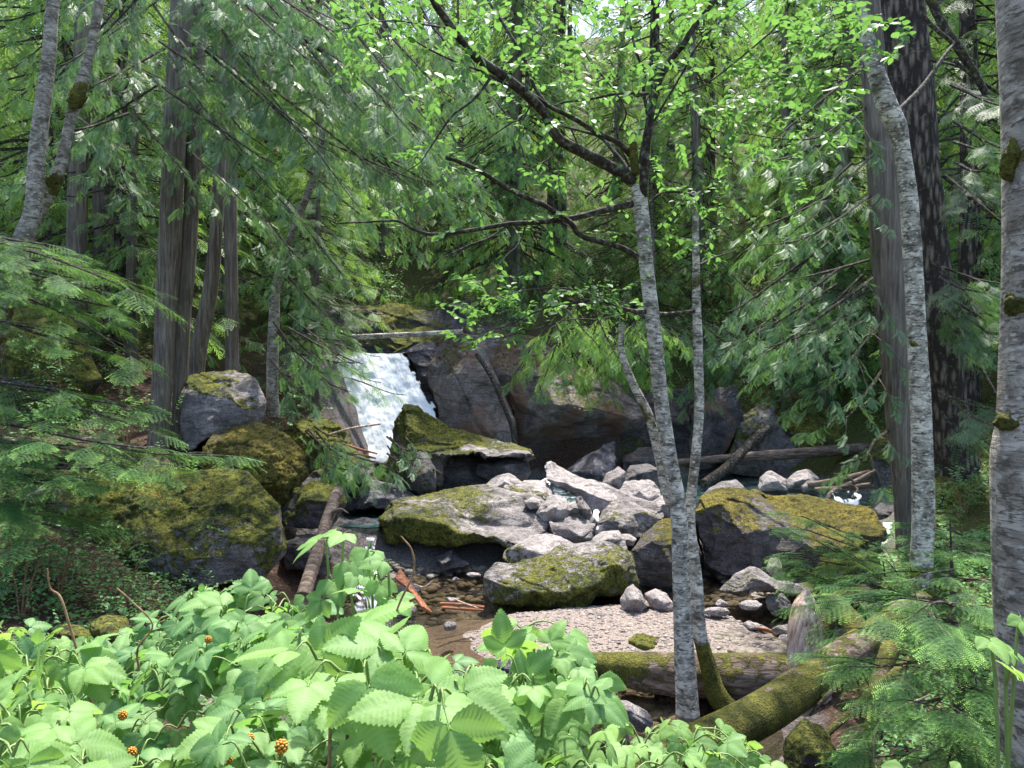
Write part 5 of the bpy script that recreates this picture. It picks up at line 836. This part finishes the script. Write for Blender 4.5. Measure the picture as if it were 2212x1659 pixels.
NL = [(-5.9, 9.9, 0, 1, 'leafy shrub at the left frame edge behind the wide mossy boulder'), (-4.6, 7.7, 1, .7, 'airy green shrub hanging in front of the wide mossy boulder, left side'), (-4.0, 7.8, 1, .65, 'airy green shrub in front of the wide mossy boulder, middle'), (-3.4, 7.9, 0, .62, 'green shrub growing against the right half of the wide mossy boulder'), (-5.4, 6.6, 0, .8, 'leafy shrub near the left frame edge, below the hemlock boughs'), (-4.9, 5.9, 1, .7, 'shrub at the lower left frame edge above the bush'), (-5.2, 10.6, 0, .9, 'leafy shrub on the slope just left of the wide mossy boulder'), (-6.6, 10.8, 1, 1, 'fine-leaved shrub below the mossy rock face at the far left'), (-6.4, 12.6, 0, .9, 'shrub on the dark slope left of the front cedar trunk'), (-7.8, 13.2, 1, 1, 'fine-leaved shrub above the far left mossy rock face'), (-4.3, 10.9, 1, .6, 'low shrub between the wide boulder and the shaggy bulging one'), (-4.4, 6.8, 1, .7, 'low shrub in the shade above the yellow mossy rocks'), (-3.3, 6.4, 0, .6, 'low shrub between the yellow mossy rocks and the wide boulder'), (-5.9, 7.6, 1, .9, 'airy shrub under the hemlock at the left frame edge, lower one'), (-2.7, 8.2, 2, .45, 'small plant at the lower right corner of the wide mossy boulder'), (-6.9, 8.6, 1, .9, 'tall shrub at the left frame edge under the hemlock boughs'),
      (2.9, 7.6, 2, .35, 'small plant rooted on top of the near log'), (3.2, 4.8, 2, .4, 'small bluish-green plant on the mossy stone in the dark hollow'), (7.6, 10.6, 0, .9, 'shrub behind the big fir mound on the right'), (7.0, 9.2, 1, .8, 'shrub between the white-barked trunk and the right frame edge'), (5.9, 10.6, 1, .7, 'low shrub just right of the foot of the slender dark cedar'), (5.3, 9.3, 0, .5, 'low shrub behind the foot of the white-barked trunk'), (6.8, 11.4, 0, .8, 'shrub growing on the mossy mound below the fir trunk'), (-3.9, 16.6, 2, .8, 'bright shrub left of the waterfall foot'), (-4.6, 15.8, 1, .9, 'shrub on the golden mossy hump left of the waterfall'), (-5.4, 18.6, 1, 1.2, 'shrub behind the small pale trunk left of the waterfall')]
def slab(it):
    x, y, k = it[:3]; u = 1106 + x / y * FP; zl = 'left of the waterfall' if u < 720 else 'just above the waterfall' if u < 960 else 'on top of the cliff' if u < 1400 else 'above the blocky rocks' if u < 1900 else 'behind the fir trunk'
    return ['broad-leaved', 'fine-leaved', 'yellow-green'][k] + f' shrub {zl}' + (', low down' if y < 24.5 else ', farther up' if y > 29 else '')
SL = spread(pl, lambda s: s[0] / s[1], slab)
for it in NL + pl:
    x, y, k, s = it[:4]; lb = it[4] if len(it) > 4 else SL[it]; z = Hs(x, y) - .05
    if k not in first: first.add(k); o = SH[k]; o.location = (x, y, z); o.scale = (s,) * 3; o['label'] = lb
    else: dup(SH[k], (x, y, z), random.random() * 6.28, s, lb)
# countless small leaves of the ground cover
r = np.random.default_rng(21); n = 60000; y = 21.5 + 34 * r.random(n) ** 1.5; x = (r.uniform(-100, 2300, n) - 1106) / FP * y
n2 = 40000; y = np.r_[y, r.uniform(5.5, 21, n2)]; u2 = np.where(r.random(n2) < .45, r.uniform(-150, 480, n2), r.uniform(1880, 2350, n2)); x = np.r_[x, (u2 - 1106) / FP * y[n:]]
kk = fbm(np.stack([x, y, x * 0], 1), .6, 3, 4) > (-.15 + .05 * (y < 21)); x = x[kk]; y = y[kk]; n = len(x); z = H(x, y) + r.uniform(.0, .12, n) * (1 + (y > 21)); a = r.random(n) * 6.28
ac = Acc(); ac.inst(LS, frames(np.stack([np.cos(a), np.sin(a), r.normal(0, .3, n)], 1), np.stack([r.normal(0, .5, n), r.normal(-.2, .5, n), np.ones(n)], 1)), np.stack([x, y, z], 1), r.uniform(.03, .08, n) * (1 + (y > 24) * .8), r.random(n))
tag(ac.build('ground_cover', M['shrub_leaf']), 'low leafy plants carpeting the forest floor', 'ground cover', kind='stuff')

M['litter'] = simple('leaf_litter', [(.3, (.10, .05, .025)), (.7, (.34, .19, .10))], 30, .8)
n = 9000; y = r.uniform(5.5, 17, n); u = np.where(r.random(n) < .75, r.uniform(-100, 620, n), r.uniform(1800, 2250, n)); x = (u - 1106) / FP * y; a_ = r.random(n) * 6.28
ac = Acc(); S_ = r.uniform(.02, .07, n); ac.inst(LS, frames(np.stack([np.cos(a_), np.sin(a_), r.normal(0, .2, n)], 1), np.stack([r.normal(0, .3, n), r.normal(0, .3, n), np.ones(n)], 1)), np.stack([x, y, H(x, y) + .012], 1), np.stack([S_, S_ * r.uniform(.15, 1, n), S_], 1), r.random(n))
tag(ac.build('leaf_litter', M['litter']), 'brown fallen leaves, needles and bark bits on the bank soil', 'leaf litter', kind='stuff')
# ---------------- boughs of the near conifers, given to the trees they grow from ----------------
def boughs(root, paths, kind, mat, base, name='boughs', **k):
    a = Acc(); fo = Fol()
    for q in paths: bough(a, fo, [P(*c) for c in q], k.get('r0', .022), kind, k.get('dens', 12), k.get('size', .27), k.get('start', .1), 1, k.get('hang', .9), k.get('twl', .65))
    fo.flush(a, base); a.build(name, [M[mat], M['bark_twig']], root, False)
random.seed(21); np.random.seed(21)
def rnd_paths(n, ub, vb, Yb, du, dv, dY, sag=30):
    out = []
    for _ in range(n):
        u, v, Y = random.uniform(*ub), random.uniform(*vb), random.uniform(*Yb); a, b, c = random.uniform(*du), random.uniform(*dv), random.uniform(*dY); out.append([(u, v, Y), (u + a * .5, v + b * .5 + sag * .2, Y + c * .5), (u + a * .85, v + b * .9, Y + c * .9), (u + a, v + b, Y + c)])
    return out
boughs(cedA, [[(390, 60, 12.8), (520, 160, 11), (660, 300, 9.6), (760, 430, 9)], [(380, 150, 12.8), (460, 260, 11.4), (560, 380, 10.4), (640, 470, 10)], [(385, -40, 12.8), (560, 30, 11), (760, 150, 9.6), (900, 300, 9)]] + rnd_paths(15, (300, 560), (-160, 200), (10.2, 12.6), (180, 340), (120, 300), (-2, -.3)) + rnd_paths(7, (250, 360), (-120, 260), (10.5, 12), (-260, -120), (40, 180), (-1.5, .5)), 'cedar', 'cedar', CED, hang=.9)
boughs(cedB, rnd_paths(15, (430, 700), (-160, 120), (10, 12.8), (200, 340), (130, 320), (-1.5, .3)) + [[(415, 330, 13.1), (470, 380, 12.6), (520, 430, 12.2), (560, 470, 12)]], 'cedar', 'cedar', CED, hang=1.)
boughs(cedC, rnd_paths(12, (520, 820), (100, 380), (12.5, 14.5), (140, 300), (120, 300), (-1.2, .6)) + rnd_paths(5, (520, 640), (430, 600), (13, 15), (60, 140), (60, 150), (-1, .5)) + [[(570, 500, 14.2), (600, 560, 13.8), (640, 620, 13.4), (668, 655, 13.2)]], 'cedar', 'cedar', CED, hang=.9)
boughs(cedF, rnd_paths(12, (640, 920), (-150, 180), (13, 16), (120, 260), (120, 300), (-1, .6)), 'cedar', 'cedar', CED, hang=1.)
boughs(cedE, rnd_paths(10, (60, 300), (-150, 350), (12, 15), (-200, 200), (60, 200), (-1.5, .5)), 'cedar', 'cedar', CED, hang=1.)
boughs(midL, rnd_paths(4, (580, 640), (680, 800), (13, 14), (50, 130), (60, 130), (-.5, .5)) , 'cedar', 'cedar', CED, hang=.8, size=.3)
boughs(sced, [[(1872, 230, 10.2), (1790, 300, 9.8), (1700, 340, 9.4), (1600, 350, 9)], [(1882, 420, 10.2), (1800, 480, 9.7), (1720, 520, 9.2), (1640, 530, 9)], [(1885, 600, 10.2), (1830, 640, 9.6), (1760, 690, 9.2), (1700, 740, 9)], [(1900, 700, 10.2), (1850, 760, 9.8), (1800, 830, 9.4), (1750, 850, 9.2)], [(1905, 800, 10.2), (1870, 850, 9.9), (1830, 900, 9.6), (1780, 915, 9.5)], [(1920, 930, 10.2), (1890, 950, 9.9), (1870, 985, 9.7), (1840, 990, 9.6)]]
    + rnd_paths(14, (1800, 1880), (120, 700), (9.6, 11.2), (-280, -120), (50, 190), (-1.2, .6)) , 'cedar', 'cedar', CED, hang=.75, size=.24)
boughs(fir, rnd_paths(9, (2050, 2080), (180, 420), (10.5, 12), (60, 160), (20, 90), (-1.5, 0)) + rnd_paths(10, (2020, 2060), (560, 900), (10.5, 12), (60, 150), (20, 120), (-1.5, 0)), 'hem', 'cedar', HEM, hang=.5, size=.30)
sap = thing('cedar_tree', 'young drooping cedar hanging from the cliff top above the orange rock', 'tree', P(1290, 720, 20.5)); boughs(sap, rnd_paths(26, (1180, 1420), (640, 740), (19, 20.4), (-110, 140), (50, 150), (-1, 0)), 'cedar', 'cedar_far', CED, size=.34, hang=.9)
sap2 = thing('cedar_tree', 'cluster of dark cedar shoots above the dark cleft behind the central trunks', 'tree', P(1560, 700, 21)); boughs(sap2, rnd_paths(34, (1400, 1800), (580, 800), (20, 22), (-120, 120), (30, 110), (-1, 0)), 'cedar', 'cedar', CED, size=.34, hang=.9)
sap3 = thing('cedar_tree', 'cedar sapling trailing fronds over the left rim of the waterfall', 'tree', P(690, 700, 17)); boughs(sap3, rnd_paths(6, (620, 660), (640, 860), (15, 17.5), (40, 170), (20, 130), (-.5, .5)), 'cedar', 'cedar', CED, size=.30, hang=.6, dens=5, twl=.5)
sap4 = thing('cedar_tree', 'low cedar sapling in front of the golden mossy hump', 'tree', P(700, 1030, 14)); boughs(sap4, rnd_paths(9, (640, 720), (900, 1000), (13, 14), (30, 130), (20, 80), (-.4, .4)), 'cedar', 'cedar', CED, size=.3, hang=.9)
sap5 = thing('cedar_tree', 'little cedar growing on the lower left of the tilted mossy boulder', 'tree', P(870, 980, 15)); boughs(sap5, rnd_paths(7, (835, 880), (930, 980), (14.9, 15.2), (20, 70), (20, 60), (-.4, 0)), 'cedar', 'cedar', CED, size=.22, hang=.7, twl=.5)
# the near hemlocks
hL = thing('hemlock_tree', 'bright-tipped hemlock reaching in layers from the left frame edge', 'tree', P(-200, 1100, 8))
boughs(hL, [[(-100, 500, 8), (60, 540, 7.8), (200, 590, 7.6), (340, 655, 7.5)], [(-100, 600, 8), (50, 640, 7.8), (180, 700, 7.7), (285, 770, 7.6)], [(-100, 700, 8), (20, 700, 7.8), (120, 720, 7.7), (220, 760, 7.6)], [(-100, 800, 8), (60, 830, 7.7), (180, 860, 7.5), (300, 880, 7.4)], [(-100, 850, 8), (50, 860, 7.7), (200, 890, 7.4), (330, 935, 7.3)], [(-100, 900, 8), (100, 930, 7.4), (300, 975, 7), (500, 985, 6.8)], [(-100, 950, 8), (80, 960, 7.5), (240, 985, 7.2), (400, 1010, 7)], [(-100, 1000, 8), (60, 1000, 7.5), (180, 1010, 7.2), (260, 1030, 7)], [(-100, 1080, 7.6), (0, 1100, 7.2), (90, 1130, 6.9), (170, 1150, 6.7)], [(-100, 560, 8.6), (60, 600, 8.4), (180, 620, 8.2), (300, 600, 8)]] + rnd_paths(12, (-120, -40), (480, 1000), (7.4, 8.8), (180, 330), (10, 90), (-.8, 0)) + rnd_paths(10, (-120, 0), (900, 1140), (7.0, 8.2), (160, 330), (0, 70), (-.8, 0)), 'hem', 'hemlock', HEM, size=.34, hang=.3, twl=.75, dens=8)
hR = thing('hemlock_tree', 'young hemlock with flat bright-tipped sprays at the lower right', 'tree', P(2080, 1700, 4.6)); a = Acc(); p, rr = spath([(2080, 1760, 4.4, 12), (2075, 1500, 4.6, 10), (2060, 1330, 4.8, 7), (2055, 1200, 4.9, 3), (2052, 1120, 4.9, 1)]); tube(a, p, rr, 8, .1, 4, var=.3); a.build('trunk', M['bark_twig'], hR)
boughs(hR, [[(2060, 1300, 4.7), (1960, 1290, 4.4), (1900, 1310, 4.2), (1840, 1300, 4.1)], [(2060, 1260, 4.8), (2100, 1250, 4.5), (2150, 1260, 4.3)], [(2060, 1340, 4.6), (2000, 1330, 4.2), (1950, 1350, 4.0), (1870, 1365, 4.0)], [(2065, 1350, 4.6), (2110, 1360, 4.2), (2160, 1380, 4.0), (2190, 1420, 3.9)], [(2070, 1420, 4.5), (1980, 1430, 4.2), (1900, 1440, 4.1), (1830, 1440, 4.1)], [(2075, 1480, 4.4), (2130, 1500, 4.0), (2160, 1560, 3.9), (2180, 1620, 3.8)], [(2080, 1560, 4.2), (2100, 1600, 3.9), (2120, 1680, 3.8)], [(2080, 1540, 4.3), (2040, 1560, 4.0), (2010, 1610, 3.9)], [(2060, 1230, 4.8), (2000, 1240, 4.6), (1950, 1260, 4.5)], [(2065, 1310, 4.7), (2030, 1300, 4.2), (2000, 1310, 4.0), (1960, 1340, 3.9)], [(2070, 1400, 4.5), (2100, 1440, 4.1), (2110, 1480, 3.9)], [(2055, 1200, 4.9), (2080, 1190, 4.8), (2110, 1200, 4.7)]] + rnd_paths(12, (2030, 2080), (1260, 1640), (4.1, 4.8), (-110, 80), (0, 70), (-.5, -.1), -10), 'hem', 'hemlock', HEM, size=.24, hang=.35, twl=.42, dens=13, r0=.010)
hM = thing('hemlock_tree', 'small feathery hemlock in front of the dark rusty boulder', 'tree', P(1830, 1330, 8.6))
boughs(hM, rnd_paths(12, (1820, 1900), (1170, 1300), (8.2, 8.7), (-190, -60), (-60, 10), (-.5, .2), -10) + rnd_paths(8, (1880, 1960), (1180, 1280), (8.2, 8.7), (-60, 120), (-50, 20), (-.5, .2), -10), 'hem', 'hemlock', HEM, size=.26, hang=.25, twl=.42, dens=10, r0=.010)
hN = thing('hemlock_tree', 'small dark hemlock behind the white-barked trunk, at the foot of the fir mound', 'tree', P(2090, 1300, 9.2))
boughs(hN, rnd_paths(14, (2040, 2120), (1150, 1280), (8.6, 9.2), (-110, 110), (-40, 30), (-.4, .2), -10), 'hem', 'hemlock', HEM, size=.28, hang=.25, twl=.45, dens=9, r0=.010)

# ---------------- the salmonberry bush in the foreground ----------------
top_u = [-150, 0, 150, 280, 400, 470, 560, 640, 690, 700, 880, 900, 960, 1080, 1180, 1300, 1330, 1360, 1400, 1480, 1560, 1660, 1690]
top_v = [1320, 1335, 1360, 1330, 1285, 1250, 1270, 1300, 1310, 1310, 1310, 1345, 1365, 1360, 1350, 1370, 1480, 1580, 1580, 1550, 1560, 1620, 1700]
def plant(label, pts, base, leaf=.115, mesh=TRI, var=(0, 1), berries=(), droop=.5, cane='bark_cane'):
    """pts: leaf positions (u, v, Y); canes rise from base (u, Y) on the ground"""
    bx = P(base[0], 0, base[1]); g = np.array([bx[0], bx[1], Hs(bx[0], bx[1]) - .05]); root = thing('salmonberry_plant', label, 'shrub', g, 'salmonberry plants of the foreground bush'); st = Acc(); fo = Fol()
    Q = [P(*p) for p in pts]; c = np.mean(Q, axis=0); SKs = []
    for k in range(3):
        e = Q[(k * 7) % len(Q)] * .55 + c * .45; e[2] -= .05; m = g * .5 + e * .5 + np.array([random.uniform(-.06, .06), random.uniform(-.05, .05), .05]); p = smoothpath([g, m, e], seg=6); tube(st, p, [.0055, .0025], 6, .1, 8, cap=False); SKs += [(*x, .004) for x in p[3:]]
    SA = np.array(SKs)
    for q in sorted(Q, key=lambda q: float(np.min(np.linalg.norm(SA[:, :3] - q, axis=1)))):
        d = np.linalg.norm(SA[:, :3] - (q - UP * .06), axis=1); s = SA[int(np.argmin(d))]; m = (s[:3] + q) / 2 + UP * .02; p = smoothpath([s[:3], m, q], seg=3); tube(st, p, [.0028, .0013], 4, cap=False, m=1); SA = np.vstack([SA, [(*x, .002) for x in p[2:]]])
        out = nrm((q - s[:3]) * [1, 1, .3] + np.random.normal(0, .03, 3)); x = nrm(out * .8 + np.array([random.uniform(-.5, .5), random.uniform(-.7, .2), -droop * random.uniform(.3, 1.5)])); nn = UP * .9 + np.array([random.uniform(-.4, .4), random.uniform(-.9, -.1), 0])
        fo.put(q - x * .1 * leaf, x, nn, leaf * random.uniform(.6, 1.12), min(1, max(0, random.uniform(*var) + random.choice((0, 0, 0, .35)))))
    lf = Acc(); fo.flush(lf, mesh); lf.build('leaves', M['berry_leaf'], root); st.build('stems', [M[cane], M['stem_green']], root)
    for (u, v, Y) in berries:
        b = Acc(); cc = P(u, v, Y); rr = .006
        for i in range(34):
            zz = 1 - 2 * (i + .5) / 34; q = math.sqrt(1 - zz * zz); ang = i * 2.39996; o = np.array([q * math.cos(ang), q * math.sin(ang), zz * 1.15]) * rr; b.add(IV * .0021 + cc + o, IF, .9)
        b.build('berry', M['berry'], root)
    return root
random.seed(33); np.random.seed(33)
def below(n, u0, u1, off0, off1, Y0, Y1):
    out = []
    for i in range(n):
        u = u0 + (u1 - u0) * (i + random.random()) / n; t = random.random(); v = np.interp(u, top_u, top_v) + off0 + (off1 - off0) * t; out.append((u, v, Y1 + (Y0 - Y1) * t + random.uniform(-.1, .1)))
    return out
B = [(265, 1545, 1.25), (450, 1382, 1.6), (616, 1412, 1.35), (674, 1398, 1.4), (608, 1613, .86), (285, 1625, 1.2), (492, 1640, 1.25), (540, 1595, 1.3), (700, 1560, 1.2)]
plant('far-left back part of the leafy bush, under the hemlock tips', below(90, -120, 200, 10, 200, 2.1, 2.9), (40, 2.6), .115, TRIs, (0, .6))
plant('back part of the bush around the yellow mossy rocks', below(85, 180, 420, 30, 200, 1.9, 2.6), (300, 2.4), .11, TRI, (0, .55))
plant('back middle part of the bush, highest pale-green mound', below(100, 400, 680, 0, 180, 1.6, 2.4), (540, 2.2), .12, TRI, (.1, .6))
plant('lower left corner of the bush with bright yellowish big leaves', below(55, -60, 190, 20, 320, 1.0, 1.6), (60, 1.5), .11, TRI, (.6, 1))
plant('lower left middle of the bush, dull green leaves with orange berries', below(90, 60, 560, 120, 400, 1.3, 2.0), (300, 1.9), .10, TRI, (0, .5), [b for b in B if b[0] < 500])
plant('centre of the bush, dark leaves around the largest orange berry', below(75, 480, 860, 170, 400, 1.1, 1.8), (620, 1.7), .105, TRI, (0, .55), [b for b in B if b[0] > 500])
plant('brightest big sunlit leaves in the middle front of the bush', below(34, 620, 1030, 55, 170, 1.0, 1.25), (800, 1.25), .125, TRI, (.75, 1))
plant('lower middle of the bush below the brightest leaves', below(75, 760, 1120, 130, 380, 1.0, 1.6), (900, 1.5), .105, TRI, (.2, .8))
plant('right flank of the bush behind the brightest leaves', below(44, 860, 1240, 60, 220, 1.5, 2.2), (1020, 2.0), .11, TRI, (.1, .6))
plant('right end of the bush with hanging leaves on one upright green stem', below(34, 1080, 1300, 0, 140, 1.4, 1.7), (1185, 1.6), .10, TRI, (.4, .85), cane='stem_green')
plant('lower right of the bush at the bottom frame edge', below(60, 1020, 1380, 160, 340, 1.3, 1.9), (1180, 1.8), .105, TRI, (.3, .8))
plant('small-leaved pale tip of the bush reaching toward the central trunk foot', below(55, 1340, 1660, 0, 110, 1.7, 2.3), (1430, 2.0), .085, TRI, (.4, .9))
plant('tall sprig with large toothed leaves rising above the bush in the middle', [(745, 1150, 1.5), (700, 1165, 1.5), (800, 1190, 1.4), (835, 1210, 1.4), (760, 1225, 1.5), (715, 1245, 1.5), (820, 1250, 1.42), (700, 1290, 1.5), (850, 1290, 1.4), (790, 1280, 1.45), (740, 1200, 1.5)], (760, 1.5), .105, TRI, (.5, .9), cane='stem_green', droop=.4)
plant('bright out-of-focus sprig at the lower right frame edge', [(2130, 1375, 1.0), (2200, 1470, .95), (2205, 1330, 1.0), (2170, 1400, 1.0)], (2230, 1.0), .07, TRI, (.9, 1), cane='stem_green', droop=.2)
plant('pair of bright leaf tips at the bottom edge below the young hemlock', [(1960, 1655, 1.3), (2050, 1665, 1.3), (1990, 1680, 1.3)], (2000, 1.3), .07, TRI, (.9, 1), cane='stem_green', droop=.1)
for k, (q, lb) in enumerate([([(215, 1660, 1.6, 4), (205, 1560, 1.6, 4), (185, 1470, 1.6, 3.4), (150, 1350, 1.6, 3), (130, 1290, 1.6, 3), (108, 1270, 1.6, 2.2), (102, 1228, 1.6, 1.8)], 'tall bare leafless cane at the far left of the bush'), ([(300, 1450, 1.9, 2.6), (298, 1400, 1.9, 2.4), (330, 1350, 1.9, 2), (285, 1300, 1.9, 1.8), (252, 1270, 1.9, 1.6)], 'thin bare cane right of the tall leafless one'), ([(850, 1500, 1.3, 3), (852, 1340, 1.3, 2.4), (892, 1240, 1.3, 2.4), (890, 1190, 1.3, 2), (866, 1158, 1.3, 1.6)], 'bare cane standing beside the tall sprig')]):
    solid('bare_cane', lb, 'cane', q, 'bark_cane', 6, .08, 12, var=0, seed=60 + k)
